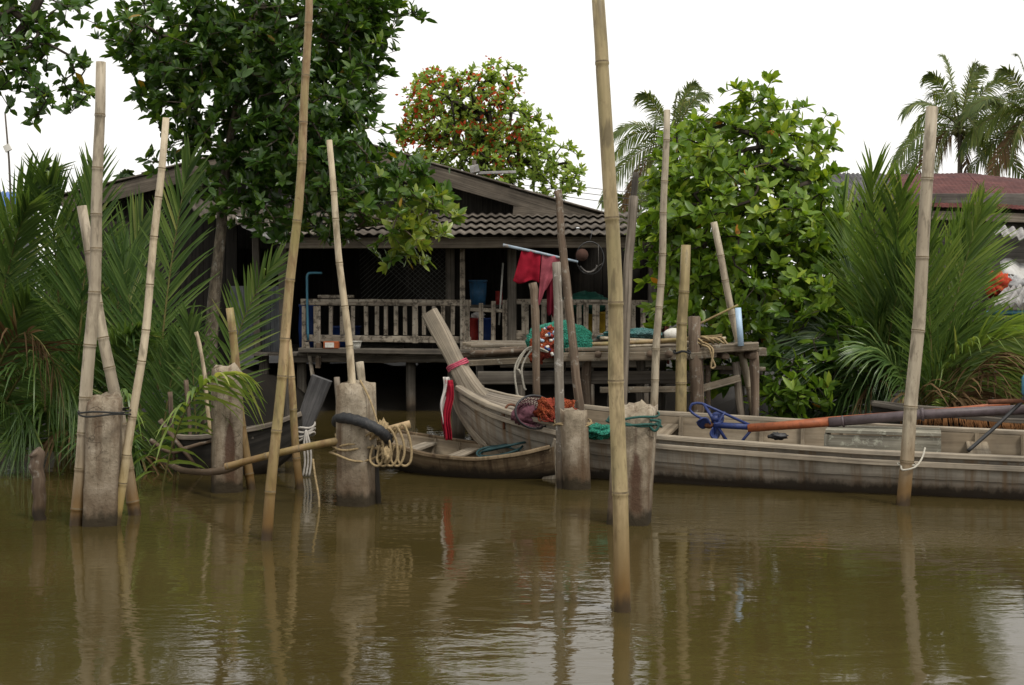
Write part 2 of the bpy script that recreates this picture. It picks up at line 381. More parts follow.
q = N('brown river water'); ob = q.n('TexCoord').outputs['Object']
w1 = q.noise(ob, (1.5, 3.6, 1), 1.0, 3, .5, .4)
w2 = q.noise(ob, (5.0, 11, 1), 1.0, 3, .55, .3)
w3 = q.noise(ob, (.35, .6, 1), 1.0, 2, .5, .2)
hgt = q.math('ADD', q.math('MULTIPLY', w1, .0045), q.math('ADD', q.math('MULTIPLY', q.math('MULTIPLY', w2, .0028), q.rng(w3, .4, .62, .15, 1.5)), q.math('MULTIPLY', w3, .005)))
mud = q.noise(ob, (.25, .5, 1), 1, 3, .5)
wc = q.mix(q.rng(mud, .35, .65, 0, 1), (.044, .033, .0100), (.060, .044, .0150))
wb = q.bsdf(wc, .045, .5, hgt, 1.0, 1.0, i_IOR=1.38)
WATER = q.done(wb)
m = MB(); m.grid(lambda u, v: (-300 + 600 * u, -70 + 94 * v, 0), 2, 2)
tag(m.build('water', WATER, origin=(0, 0, 0)), kind='structure')

# ------------------------------------------------------------------ foliage builders
def leafmesh(name, mat, parent, B, A, Nn, L, W, var, origin=None, extra=None, curve=.12, fold=.16):
    """B base, A axis, Nn normal (n,3 arrays), L, W (n,) -> folded eight-vertex leaves as one mesh"""
    A = A / np.linalg.norm(A, axis=1, keepdims=True)
    S = np.cross(A, Nn); S /= np.linalg.norm(S, axis=1, keepdims=True) + 1e-9
    Nn = np.cross(S, A); n = len(B); L = L[:, None]; W = W[:, None]
    def pt(t, s, f): return B + A * (L * t) + S * (W * s) + Nn * (W * f - L * curve * t * t)
    vs = np.stack([pt(0, 0, 0), pt(.33, -.5, fold), pt(.36, 0, 0), pt(.33, .5, fold), pt(.72, -.4, fold * .8), pt(.74, 0, 0), pt(.72, .4, fold * .8), pt(1, 0, 0)], 1).reshape(-1, 3)
    tri = np.array([[0, 1, 2], [0, 2, 3], [4, 7, 5], [5, 7, 6]]); quad = np.array([[1, 4, 5, 2], [2, 5, 6, 3]])
    off = (np.arange(n) * 8)[:, None, None]
    T = (tri[None] + off).reshape(-1, 3).tolist(); Q = (quad[None] + off).reshape(-1, 4).tolist()
    o0 = np.array(ORG[parent.name] if parent is not None else origin)
    vs = vs - o0
    me = bpy.data.meshes.new(name); me.from_pydata(vs.tolist(), [], T + Q)
    at = me.attributes.new('leafvar', 'FLOAT', 'POINT'); at.data.foreach_set('value', np.repeat(var, 8).astype(np.float32))
    me.polygons.foreach_set('use_smooth', [True] * len(me.polygons))
    return link(name, me, mat, parent, V(o0))

def unit(n):
    a = RNG.normal(size=(n, 3)); return a / np.linalg.norm(a, axis=1, keepdims=True)

def ell_points(ells, n):
    """ells : (px, py, rx, ry, d, rd) ellipsoids ; points in their volume, denser towards the shell"""
    vol = np.array([e[2] * e[3] * e[5] for e in ells]) ** .85; cnt = np.round(vol / vol.sum() * n).astype(int); out = []
    for e, c in zip(ells, cnt):
        u = unit(c) * (RNG.random(c)[:, None] ** .36) * RNG.uniform(.9, 1.16, (c, 1))
        px = e[0] + u[:, 0] * e[2]; py = e[1] - u[:, 2] * e[3]; d = e[4] + u[:, 1] * e[5]
        out.append(np.stack([(px - 512) / FPX * e[4], d, HCAM - (py - HORIZ) / FPX * e[4]], 1))
    return np.concatenate(out)

def tree(name, label, cat, trunk, tr, pts, lmat, bmat, k=7, ll=.15, lw=.065, group=None, twig=.0035, up=.5, young=None, flower=None, inner=1, pw=.42, reach=1.0):
    trunk = [V(p) for p in trunk]; tk = smooth(trunk, 5)
    root = thing(name, trunk[0], label, cat, group)
    nodes = [np.array(p) for p in tk[2:]]; par = [-1] + list(range(len(nodes) - 1)); nt0 = len(nodes)
    start = nodes[-1]
    order = np.argsort(np.linalg.norm(pts - start, axis=1))
    A = np.zeros((len(nodes) + len(pts) * 3 + 5, 3)); A[:nt0] = nodes; cnt = nt0; parent = list(par); segs = []; dirs = []
    for i in order:
        p = pts[i]; dd = np.linalg.norm(A[:cnt] - p, axis=1) + .25 * np.maximum(0, A[:cnt, 2] - p[2]); dd[:nt0 // 3] += 1.0
        j = int(np.argmin(dd)); a = A[j]; L = np.linalg.norm(p - a)
        mids = max(1, min(3, int(L / .25))); prev = j
        for q_ in range(1, mids + 1):
            t = q_ / mids; b = a + (p - a) * t + (0 if t == 1 else 1) * np.array([rnd(-.05, .05), rnd(-.05, .05), .10 * L * math.sin(t * math.pi)])
            if cnt < len(A): A[cnt] = b; parent.append(prev); prev = cnt; cnt += 1
        segs.append(prev); dirs.append((p - a) / (L + 1e-6))
    load = np.zeros(cnt); load[segs] = 1
    for i in range(cnt - 1, nt0 - 1, -1): load[parent[i]] += load[i]
    rad = twig * np.maximum(load, 1) ** pw
    tb = MB(); tn = len(tk)
    tb.tube(tk, [tr * (1.25 - .85 * i / (tn - 1)) if i else tr * 1.6 for i in range(tn)], 10, jit=tr * .07)
    tb.build('trunk', bmat, root)
    br = MB(); kids = {}
    for i in range(nt0, cnt): kids.setdefault(parent[i], []).append(i)
    stack = [(p_, c) for p_ in kids if p_ < nt0 for c in kids[p_]]
    while stack:
        p_, c = stack.pop(); chain = [p_, c]
        while kids.get(c):
            ks = sorted(kids[c], key=lambda z: -load[z])
            for z in ks[1:]: stack.append((c, z))
            c = ks[0]; chain.append(c)
        rr = [min(max(rad[z], twig), tr * .62) for z in chain]; rr[0] = min(rr[0], rr[1] * 1.15)
        br.tube([V(A[z]) for z in chain], rr, 6)
    if br.v: br.build('branches', bmat, root)
    tips = np.array([A[s] for s in segs]); dirs = np.array(dirs)
    n = len(tips); B = []; Ax = []; Nr = []; var = []; LL = []
    cl = RNG.normal(0, .1, n)
    for e in range(k + inner):
        t = tips - (dirs * RNG.uniform(.0, .06, (n, 1)) if e < k else dirs * RNG.uniform(.1, .3, (n, 1)))
        ax = dirs * .5 + np.array([0, 0, up]); ax /= np.linalg.norm(ax, axis=1, keepdims=True)
        r = unit(n); rp = r - ax * np.sum(r * ax, 1, keepdims=True); rp /= np.linalg.norm(rp, axis=1, keepdims=True)
        spread = RNG.uniform(.55, 1.5, (n, 1)) * reach
        d = ax * np.cos(spread) + rp * np.sin(spread)
        B.append(t); Ax.append(d); Nr.append(ax + .55 * unit(n)); LL.append(ll * RNG.uniform(.65, 1.2, n))
        v = np.clip(.4 + cl + RNG.normal(0, .17, n), .02, .93)
        if young is not None: v = np.clip(v + young(t), .02, .95)
        v[RNG.random(n) < .004] = 1.0
        var.append(v)
    B = np.concatenate(B); Ax = np.concatenate(Ax); Nr = np.concatenate(Nr); LL = np.concatenate(LL); var = np.concatenate(var)
    leafmesh('crown', lmat, root, B, Ax, Nr, LL, LL * (lw / ll) * RNG.uniform(.8, 1.15, len(LL)), var)
    if flower is not None:
        mask = flower(tips); T = tips[mask]; T = np.repeat(T, 8, 0) + RNG.normal(0, .10, (len(T) * 8, 3)); n = len(T)
        leafmesh('blossom', PETAL, root, T, unit(n), unit(n), RNG.uniform(.08, .15, n), RNG.uniform(.05, .09, n), RNG.random(n))
    return root

def frond(name, parent, b, c, t, ll, lw, mats, n=44, roll=0.0, start=.2, droop=.12, vee=.3, r0=.022, gone=.0, var0=.45, fold=.2, curl=.0, phi0=62, phi1=22):
    """arched palm frond along a Bezier b-c-t, stalk and leaflets, leaflets spread in the plane set by roll about the stalk"""
    b, c, t = V(b), V(c), V(t); M = 26
    pt = lambda s: b * (1 - s) ** 2 + c * 2 * s * (1 - s) + t * s * s
    mb = MB(); pts = [pt(i / M) for i in range(M + 1)]
    mb.tube(pts, [r0 * (1 - .85 * i / M) for i in range(M + 1)], 6, mi=1)
    vals = [.5] * len(mb.v)
    for sd in (-1, 1):
        for i in range(n):
            if random.random() < gone: continue
            s = start + (1 - start) * (i + .5 + rnd(-.3, .3)) / n; s = min(s, .995)
            p = pt(s); T = (pt(min(s + .02, 1)) - pt(max(s - .02, 0))).normalized()
            f = V((0, -1, 0)); f = (f - T * f.dot(T)).normalized(); g = T.cross(f)
            nn = f * math.cos(roll) + g * math.sin(roll); side = T.cross(nn) * sd
            x = (s - start) / (1 - start)
            phi = math.radians(phi0 + (phi1 - phi0) * x + rnd(-5, 5)); L = ll * (.62 + .55 * math.sin(math.pi * min(x * .8 + .12, 1))) * rnd(.85, 1.1) * (1 - .35 * x)
            d = (T * math.cos(phi) + side * math.sin(phi) + nn * vee * rnd(.5, 1.3)).normalized()
            wv = d.cross(nn).normalized(); uu = wv.cross(d)
            dr = droop * rnd(.5, 1.7); base = len(mb.v); K = 4
            if curl and random.random() < curl: dr += .45
            for q_ in range(K + 1):
                z = q_ / K; cp = p + d * (L * z) + V((0, 0, -dr * L * z * z))
                wd = lw * (.55, 1, .9, .6, .04)[q_]
                for e, fo in ((-.5, fold), (0, 0), (.5, fold)): mb.v.append(cp + wv * (wd * e) + uu * (wd * fo))
            vv = min(max(random.gauss(var0, .2), .02), .98); vals += [vv] * (3 * (K + 1))
            for q_ in range(K):
                for e in (0, 1):
                    a = base + q_ * 3 + e
                    mb.face((a, a + 1, a + 4, a + 3), ((0, 0), (1, 0), (1, 1), (0, 1)), 0)
    o = mb.build(name, mats, parent)
    at = o.data.attributes.new('leafvar', 'FLOAT', 'POINT'); at.data.foreach_set('value', vals)
    return o

# ------------------------------------------------------------------ house on stilts
HD = 19.0
hx = thing('stilt_house', P(470, 352, HD), 'weathered wooden stilt house with a railed veranda under a grey corrugated roof', 'house')
def hbar(name, a, b, w, th, d, mat, parent=hx, d2=None, **k):
    """a timber between two image points at distance d, w pixels wide, th metres deep"""
    mb = MB(); mb.bar(P(*a, d), P(*b, d2 or d), w * d / FPX, th, **k); return mb.build(name, mat, parent, sm=False)
def floorz(): return P(0, 352, HD).z
FZ = floorz()
mb = MB()
for i in range(46):                                           # floor boards running back
    x0 = P(236, 0, HD).x + i * .148
    mb.bar((x0, HD - .15 + rnd(-.03, .03), FZ - .03), (x0, HD + 3.6, FZ - .03), .14, .04, ref=V((0, 0, 1)), seg=4)
mb.build('floor', GREYD, hx, sm=False)
hbar('floor_beam', (285, 357), (520, 357), 11, .16, HD, GREYD, seg=.25, worn=.12)
hbar('floor_beam', (500, 362), (660, 362), 11, .16, HD + .1, GREYD)
for px in (262, 300, 352, 410, 452, 520, 590, 645):
    for dd in (0.15, 2.6):
        mb = MB(); t = V((P(px, 0, HD).x, HD + dd, FZ - .06)); mb.tube([t + V((rnd(-.05, .05), 0, -1.9)), t + V((0, 0, -.9)), t], .075, 8, jit=.006)
        mb.build('stilt', GREYD, hx)
# walls: back wall, left room, right side
def wall(name, p0, p1, z0, z1, mat, horizontal=False, bw=.17, gap=.004, th=.03):
    p0, p1 = V(p0), V(p1); mb = MB(); d = p1 - p0; L = d.length; d.normalize(); nn = d.cross(V((0, 0, 1)))
    if horizontal:
        n = int((z1 - z0) / bw)
        for i in range(n):
            z = z0 + (i + .5) * bw; a = p0.copy(); a.z = z; b = p1.copy(); b.z = z; mb.bar(a, b, bw - gap, th, ref=nn, seg=1.5, worn=.01)
    else:
        n = max(1, int(L / bw))
        for i in range(n):
            c = p0 + d * (i + .5) * (L / n); off = nn * rnd(-.004, .004)
            mb.bar(V((c.x, c.y, z0 + rnd(-.03, .03))) + off, V((c.x, c.y, z1)) + off, L / n - gap, th, ref=nn, seg=1.5, worn=.01)
    mid = (z0 + z1) / 2; bk = nn * -.045 if nn.y < 0 else nn * .045
    mb.bar(V((p0.x, p0.y, mid)) + bk, V((p1.x, p1.y, mid)) + bk, z1 - z0, .03, ref=nn, seg=9, worn=0)
    return mb.build(name, mat, hx, sm=False)
XL, XR = P(60, 0, 20).x, P(668, 0, HD).x
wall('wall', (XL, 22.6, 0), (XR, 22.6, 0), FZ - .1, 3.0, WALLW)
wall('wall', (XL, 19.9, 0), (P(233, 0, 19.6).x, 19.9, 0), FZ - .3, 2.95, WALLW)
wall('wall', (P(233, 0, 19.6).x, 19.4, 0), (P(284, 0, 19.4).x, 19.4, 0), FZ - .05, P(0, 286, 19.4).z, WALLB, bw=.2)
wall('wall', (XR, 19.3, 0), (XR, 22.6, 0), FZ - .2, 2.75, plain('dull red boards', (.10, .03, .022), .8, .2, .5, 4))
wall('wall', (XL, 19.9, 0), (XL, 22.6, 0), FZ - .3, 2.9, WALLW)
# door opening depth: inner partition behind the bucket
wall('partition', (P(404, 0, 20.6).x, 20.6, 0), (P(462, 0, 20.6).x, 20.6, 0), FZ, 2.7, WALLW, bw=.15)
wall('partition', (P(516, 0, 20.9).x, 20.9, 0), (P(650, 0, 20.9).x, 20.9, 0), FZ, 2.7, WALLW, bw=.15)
# roof: gable over the house, ridge running back, plus veranda lean-to of corrugated sheets
RD = 20.0
apex = P(318, 134, RD); rr = P(606, 219, RD); lf = P(64, 200, RD)
def corr(mb, a, b, c, d, n, amp, cs=3, per=6, mi=0):
    """corrugated sheet: a-b the top edge, c-d the bottom edge"""
    a, b, c, d = V(a), V(b), V(c), V(d); nn = (b - a).cross(c - a).normalized()
    if nn.z < 0: nn = -nn
    mb.grid(lambda u, v: (a.lerp(b, u)).lerp(c.lerp(d, u), v) + nn * (amp * math.sin(u * n * 2 * math.pi) + .006 * mnoise.noise(V((u * 9, v * 5, amp)))), n * per, cs, mi)
for end, nm in ((rr, 'roof'), (lf, 'roof')):
    mb = MB(); bk = V((0, 4.2, 0))
    for r in range(3):
        u0, u1 = r / 3, (r + 1) / 3 + .02
        t = apex.lerp(end, u0) + V((0, -.12, .05 - .0)); e = apex.lerp(end, u1) + V((0, -.12, .05 + .025))
        corr(mb, t, t + bk, e, e + bk, 30, .025)
    mb.build(nm, ASB, hx, solid=.012)
    mb = MB(); mb.bar(apex + V((0, -.06, -.10)), end + V((0, -.06, -.10)), .25, .05, seg=.6); mb.build('bargeboard', BARGE, hx, sm=False)
hbar('bargeboard', (513, 211), (575, 218), 9, .04, RD - .12, BARGE)
mb = MB()                                                   # boarded gable, set back under the rake
gx = [lf.x + .3 + i * .2 for i in range(int((rr.x - lf.x - .5) / .2))]
for x in gx:
    e = rr if x > apex.x else lf; z = apex.z + (e.z - apex.z) * (x - apex.x) / (e.x - apex.x) - .16
    mb.bar((x, RD + .55, 2.55), (x, RD + .55, z), .205, .03 + .006 * (len(mb.v) % 3), seg=2)
mb.build('gable', BLACKW, hx, sm=False)
vr0, vr1 = P(268, 0, 18.4).x, P(696, 0, 18.4).x
zt, zb = P(0, 213, 20.3).z, P(0, 236, 18.35).z
mb = MB()
for r in range(4):
    a = r / 4; b = (r + 1) / 4 + .05
    ya, yb = 20.3 + (18.35 - 20.3) * a, 20.3 + (18.35 - 20.3) * b; za, zb_ = zt + (zb - zt) * a, zt + (zb - zt) * b + .05
    corr(mb, (vr0, ya, za), (vr1, ya, za), (vr0, yb, zb_), (vr1, yb, zb_), 43, .015, 2, 12)
mb.build('veranda_roof', ASB, hx, solid=.012)
hbar('eave_beam', (285, 243), (692, 242), 11, .09, 18.55, GREY)
hbar('eave_batten', (470, 236.5), (690, 236.5), 3, .05, 18.6, GREYD)
for px in (300, 360, 420, 480, 540, 600, 655):               # rafters under the lean-to
    x = P(px, 0, 18.5).x; mb = MB(); mb.bar((x, 18.6, zb - .10), (x, 20.3, zt - .08), .06, .10, ref=V((0, 0, 1))); mb.build('rafter', GREYD, hx, sm=False)
mb = MB()                                                   # whitened sheet closing the left eave
sa, sb, sc_, sd_ = P(236, 217, 18.9), P(286, 236, 18.5), P(242, 227, 18.7), P(286, 246.5, 18.5)
mb.grid(lambda u, v: sa.lerp(sb, u).lerp(sc_.lerp(sd_, u), v), 6, 2); mb.build('eave_sheet', SOFFIT, hx, solid=.02)
mb = MB(); corr(mb, P(186, 196, 20.4), P(290, 205, 20.4), P(196, 216, 18.8), P(286, 232, 18.5), 10, .025); mb.build('side_roof', ASB, hx, solid=.012)
# veranda posts
hbar('post', (462.5, 249), (462.5, 352), 5, .07, HD - .05, RAILW)
hbar('post', (450, 249), (450, 352), 9, .1, HD + .25, GREYD)
hbar('post', (512, 249), (512, 356), 9, .12, HD - .02, GREYD)
hbar('post', (283, 246), (285, 365), 9, .12, HD - .05, GREYD)
hbar('post', (652, 247), (652, 360), 8, .1, HD - .02, GREYD)
hbar('post', (256, 236), (258, 360), 7, .1, HD + .3, GREYD)
# railing: three runs
def railing(rails, bal, label=None):
    rl = None
    for a, b, wd in rails:
        mb = MB(); mb.bar(P(*a, HD), P(*b, HD), wd * HD / FPX, .07, seg=.2, worn=.06)
        o = mb.build('rail' if rl else 'railing', RAILW, rl or hx, sm=False); rl = rl or o
    for px, y0, y1, wd in bal:
        mb = MB(); mb.bar(P(px, y0, HD - .012), P(px + rnd(-.4, .4), y1, HD - .012), wd * HD / FPX, .05, worn=.05); mb.build('baluster', RAILW, rl, sm=False)
railing([((301, 302), (471, 303), 6.5), ((303, 338), (471, 340), 6.5), ((318, 296.5), (354, 296.5), 3)],
        [(304, 306, 356, 4), (317, 306, 355, 7)] + [(x, 306, 335, 4) for x in (331, 342, 353, 366, 377, 386, 396, 405, 424, 434, 443, 453)] + [(415, 304, 343, 6), (466, 300, 349, 7)])
railing([((470, 309.5), (508, 311), 4), ((470, 349), (510, 349), 5)], [(481, 303, 348, 4.5), (493.5, 301, 348, 4.5), (505, 300, 352, 5)])
railing([((507, 301.5), (654, 303), 5.5), ((507, 337), (654, 336), 6), ((506, 334), (524, 334), 7)],
        [(x, 304, 334, 5 if i % 3 else 7) for i, x in enumerate((525, 544, 554, 566, 579, 586, 596, 608, 620, 632, 643))])
hbar('ledge', (300, 350), (470, 352), 5, .3, HD - .1, GREYD, seg=.2, worn=.15)
# loose brackets under the corner
hbar('bracket', (307, 342), (313, 377), 3.5, .05, HD - .1, RAILW); hbar('bracket', (319, 343), (318, 368), 5, .06, HD - .08, BROWN)

# fishing net hung on the veranda
nr = MB()
for i in range(26):
    x = 364 + i * 5.4
    for sg in (1, -1):
        a = [x, 247]; b = [x + sg * 62, 303]
        for e in (a, b): pass
        t0, t1 = 0.0, 1.0
        def cl(t): return (a[0] + (b[0] - a[0]) * t, a[1] + (b[1] - a[1]) * t)
        ts = [t / 12 for t in range(13) if 358 <= cl(t / 12)[0] <= 449]
        if len(ts) > 1: nr.tube([P(cl(t)[0], cl(t)[1], HD + .12 + .03 * math.sin(t * 9 + i)) for t in ts], .0032, 4)
tag(nr.build('fishing_net', plain('grey net cord', (.10, .10, .09), .9, .1)), 'grey diamond mesh fishing net hung across the veranda behind the railing', 'net')

# things on the veranda
def lathe(mb, c, prof, n=20, mi=0):
    c = V(c); mb.grid(lambda u, v: c + V((math.cos(u * 6.28319) * lerp_prof(prof, v)[0], math.sin(u * 6.28319) * lerp_prof(prof, v)[0], lerp_prof(prof, v)[1])), n, len(prof) - 1, mi)
def lerp_prof(prof, v):
    i = min(int(round(v * (len(prof) - 1))), len(prof) - 1); return prof[i]
def bucket(name, px, py_top, py_bot, wpx, d, mat, label, cat, handle=True, taper=.82):
    b = P(px, py_bot, d); h = (py_bot - py_top) * d / FPX; r = wpx / 2 * d / FPX
    t = thing(name, b, label, cat); mb = MB()
    lathe(mb, b, [(0, 0), (r * taper, 0), (r * (taper + .1), h * .5), (r * .97, h * .93), (r * 1.06, h * .95), (r * 1.06, h), (r * .95, h), (r * (taper - .03), .02), (0, .02)])
    mb.build('body', mat, t)
    if handle:
        mb = MB(); mb.tube([b + V((math.cos(a) * r * 1.05, -math.sin(a) * r * .9, h * .97 - .3 * r * math.sin(a))) for a in [i * math.pi / 10 for i in range(11)]], .006, 5); mb.build('handle', BLACKM, t)
    return t
# a table carrying the bucket
tb = thing('wash_table', P(487, 352, 19.7), 'dark rough wooden table behind the open veranda gate under a blue bucket', 'table')
mb = MB(); mb.bar(P(466, 306, 19.75), P(508, 306, 19.75), .04, .5); mb.build('tabletop', GREYD, tb, sm=False)
for px, dy in ((468, -.2), (506, -.2), (468, .2), (506, .2)):
    mb = MB(); mb.bar(P(px, 308, 19.75) + V((0, dy, 0)), V((P(px, 308, 19.75).x, 19.75 + dy, FZ)), .05, .05); mb.build('leg', GREYD, tb, sm=False)
bucket('bucket', 478, 280, 304.6, 18, 19.7, BUCKET, 'blue plastic bucket standing on a table behind the veranda gate', 'bucket')
bucket('tin_can', 499, 291, 304.6, 7, 19.65, REDPL, 'small red can beside the blue bucket', 'can', False, .96)
bucket('drum', 485, 318, 352, 20, 19.55, DRUM, 'dark blue plastic drum behind the veranda gate bars', 'drum', False, .92)
bucket('jerrycan', 472, 318, 352, 12, 19.3, REDPL, 'red container left of the blue drum behind the gate', 'container', False, .97)
mb = MB(); mb.blob(P(478, 315.5, 19.45), (.1, .08, .055), 3, .4, 3); tag(mb.build('plastic_bag', WHITEC), 'crumpled white plastic bag on top of the red container', 'bag')
bucket('drum', 309, 304, 352, 20, 19.5, DRUM, 'dark blue drum behind the left corner post of the veranda', 'drum', False, .95)
bucket('tub', 346, 326, 352, 30, 19.5, DRUM, 'low wide blue tub behind the balusters on the left', 'tub', False, .8)
bucket('bowl', 356, 341, 349.5, 12, 18.82, WHITEP, 'small pale bowl on the ledge below the railing', 'bowl', False, .7)
bx = thing('carton', P(331, 350, 18.8), 'orange and white box on the ledge below the railing', 'box')
mb = MB(); mb.bar(P(324, 345, 18.82), P(339, 345, 18.82), .11, .14); mb.build('body', plain('orange card', (.34, .09, .03), .8, .2), bx, sm=False)
mb = MB(); mb.bar(P(325, 345, 18.745), P(334, 345, 18.745), .075, .004, seg=1); mb.build('paper_panel', WHITEP, bx, sm=False)
mb = MB(); mb.tube(smooth([P(322, 273, 18.95), P(311, 273, 18.95), P(307.5, 275, 18.95), P(307, 285, 18.95), P(308, 340, 18.95)], 5), .018, 8)
tag(mb.build('water_pipe', PVCD), 'bent blue water pipe rising beside the veranda corner post', 'pipe')
mb = MB(); mb.tube([P(503, 263, 19.3), P(499, 325, 19.2)], .014, 8); tag(mb.build('white_stick', WHITEP), 'thin white stick leaning inside the veranda gateway', 'stick')
mb = MB(); mb.blob(P(585, 303, 19.4), (.36, .25, .17), 8, .3, 2); tag(mb.build('tarp_heap', plain('dull green tarp', (.015, .085, .06), .7)), 'dark green tarpaulin heap behind the right railing', 'tarp')
bucket('crate', 600, 312, 352, 28, 19.5, YEL, 'yellow tub behind the right hand railing', 'tub', False, .9)

# laundry and hoop hanging in front of the eave
mb = MB(); mb.tube([P(503, 245, 17.9), P(540, 253, 17.9), P(578, 262, 17.9)], [.022, .02, .018], 8)
tag(mb.build('clothes_rod', plain('bleached striped rod', (.34, .42, .50), .6, .3, .5, 5, dirt=(.3, .2, .1))), 'thin pale blue rod under the eave with red washing over it', 'rod')
def cloth(name, tl, tr, bl, br, mat, label, folds=3.5, amp=.05, d=17.9, hem=0.0, cat='cloth'):
    a, b, c, e = [P(*p, d) for p in (tl, tr, bl, br)]
    def fn(u, v):
        x = a.lerp(b, u).lerp(c.lerp(e, u), v)
        k = (.25 + .75 * v); x.y += k * amp * math.sin(u * folds * 6.283 + 1.3 * math.sin(v * 3)) + .02 * mnoise.noise(V((u * 4, v * 4, folds)))
        x.z += hem * math.sin(u * 5) * v - .03 * v * math.sin(u * math.pi * 2)
        return x
    mb = MB(); mb.grid(fn, 40, 24)
    back = lambda u, v: fn(u, v * .8) + V((0, .07 * min(v * 5, 1) + .03 * v, 0))
    mb.grid(back, 30, 16)
    return tag(mb.build(name, mat, solid=.006), label, cat)
cloth('red_cloth', (522, 249), (541, 253), (513, 281), (539, 283), RED, 'bright red cloth hung over the rod on the left', 1.6, .035)
cloth('pink_cloth', (542, 253), (563, 258), (538, 306), (546, 290), PINK, 'faded pink cloth hung over the rod near the leaning pole', 1.3, .03)
cloth('maroon_strip', (547, 258), (557, 260), (547, 312), (553, 318), MAROON, 'narrow dark red strip of cloth hanging behind the pink cloth', 1.5, .03, 18.02)
hp = thing('hoop_trap', P(590, 274, 18.0), 'round wire hoop trap hanging below the eave', 'fish trap')
c = P(590, 258, 18.0); mb = MB(); mb.tube([c + V((.2 * math.cos(a), .03 * math.sin(a * 2), .235 * math.sin(a))) for a in [i * math.tau / 28 for i in range(28)]], .008, 6, closed=True)
mb.tube([c + V((0, 0, .235)), c + V((.03, .1, .36)), c + V((.05, .3, .42))], .004, 5); mb.build('hoop', BLACKM, hp)
mb = MB()
for i in range(3):
    a = 3.6 + i * .9; b = a + 1.2 + .3 * i; mb.tube([c + V((.2 * math.cos(a), 0, .235 * math.sin(a))), c + V((.2 * math.cos(b), .02, .235 * math.sin(b)))], .003, 4)
mb.tube(smooth([c + V((-.14, 0, -.12)), c + V((-.05, -.02, -.2)), c + V((.06, 0, -.18)), c + V((.1, 0, -.1))], 4), .012, 5, jit=.006)
mb.build('netting', plain('grey net', (.14, .13, .12), .9), hp)
mb = MB(); lathe(mb, P(583, 258, 17.95), [(0, .0), (.08, .0), (.09, .02), (.08, .04), (0, .045)], 16)
mb2 = MB()
mb2.tube([P(582, 255, 17.93) + V((0, -.02, 0)), P(582, 255, 17.93) + V((0, .02, 0))], .09, 18, ref=V((0, 0, 1))); mb2.build('float', plain('brown cork', (.07, .035, .025), .9), hp)

# ------------------------------------------------------------------ jetty in front of the house
JD, JZ = 13.3, P(0, 348, 13.3).z
jt = thing('jetty', (P(650, 0, JD).x, JD, -.5), 'rough timber jetty on crooked posts in front of the veranda, nets piled on it', 'jetty')
def jb(name, a, b, w, th, d=JD, mat=DECKW, **k):
    mb = MB(); mb.bar(P(*a, d), P(*b, k.pop('d2', None) or d), w * d / FPX, th, **k); return mb.build(name, mat, jt, sm=False)
for i in range(13):                                          # deck planks, lengthwise
    y = JD + .06 + i * .205; x0 = P(575 - i * 3, 0, JD).x + rnd(-.15, .15) - (.9 if i > 4 else 0); x1 = P(757, 0, JD).x + rnd(-.15, .1)
    mb = MB(); mb.bar((x0, y, JZ - .02 + rnd(-.01, .01)), (x1, y + rnd(-.03, .03), JZ - .02 + rnd(-.012, .012)), .19, .035, ref=V((0, 0, 1)), seg=.5); mb.build('plank', DECKW, jt, sm=False)
jb('beam', (560, 357), (705, 355), 9, .08); jb('beam', (690, 356), (716, 354), 7, .07, d=JD - .06)
jb('plank', (712, 349), (758, 346), 8, .1, d=JD - .07)
for px in (572, 598, 622, 650, 668, 725, 752):
    p = P(px, 354 if px < 700 else 356, JD); mb = MB(); mb.tube([p + V((0, -.07, 0)), p + V((0, 1.2, .0)), p + V((0, 2.6, 0))], .04, 8, jit=.004); mb.build('joist', BROWN, jt)
jb('beam', (478, 378), (704, 377), 13, .09, d=JD + .35, mat=GREYD); jb('beam', (600, 390), (705, 389), 6, .06)
jb('beam', (700, 389), (740, 378), 7, .06, d=JD - .03); jb('beam', (702, 367), (765, 369), 4, .06, d=JD + .5)
jb('beam', (735, 352), (766, 352), 8, .07, d=JD + .4); jb('beam', (720, 370), (762, 371), 8, .09, d=JD + .6, mat=GREYD)
jb('beam', (450, 356), (575, 350), 6, .08, d=JD + 1.6, mat=BROWN); jb('beam', (452, 364), (580, 358), 6, .08, d=JD + .9, mat=DECKW)
def jpost(px0, y0, px1, wd, d, mat=BROWN, gnarl=.012):
    b = P(px1, 0, d); t = P(px0, y0, d); pts = [t.lerp(V((b.x, d, -.7)), i / 9) + V((rnd(-1, 1), rnd(-1, 1), 0)) * gnarl for i in range(10)]
    mb = MB(); mb.tube(pts, [wd / 2 * d / FPX * rnd(.9, 1.15) for _ in pts], 9, jit=gnarl * .5); mb.build('post', mat, jt)
jpost(695, 317, 696, 13, JD - .02, gnarl=.02); jpost(754, 346, 757, 9, JD + .02, gnarl=.012); jpost(735, 362, 756, 7, JD + .1, GREY, .006)
jpost(587, 357, 587, 9, JD + .25); jpost(640, 357, 641, 9, JD + .4, GREYD); jpost(612, 357, 611, 8, JD + 2.3, GREYD); jpost(740, 357, 740, 8, JD + 2.3, GREYD)
jpost(708, 365, 706, 5, JD + .3); jpost(480, 362, 480, 9, JD + 1.2, GREYD); jpost(458, 360, 459, 12, JD + 1.8, GREYD); jpost(662, 357, 661, 8, JD + 2.3, GREYD)
jpost(560, 357, 560, 9, JD + 1.4, GREYD)

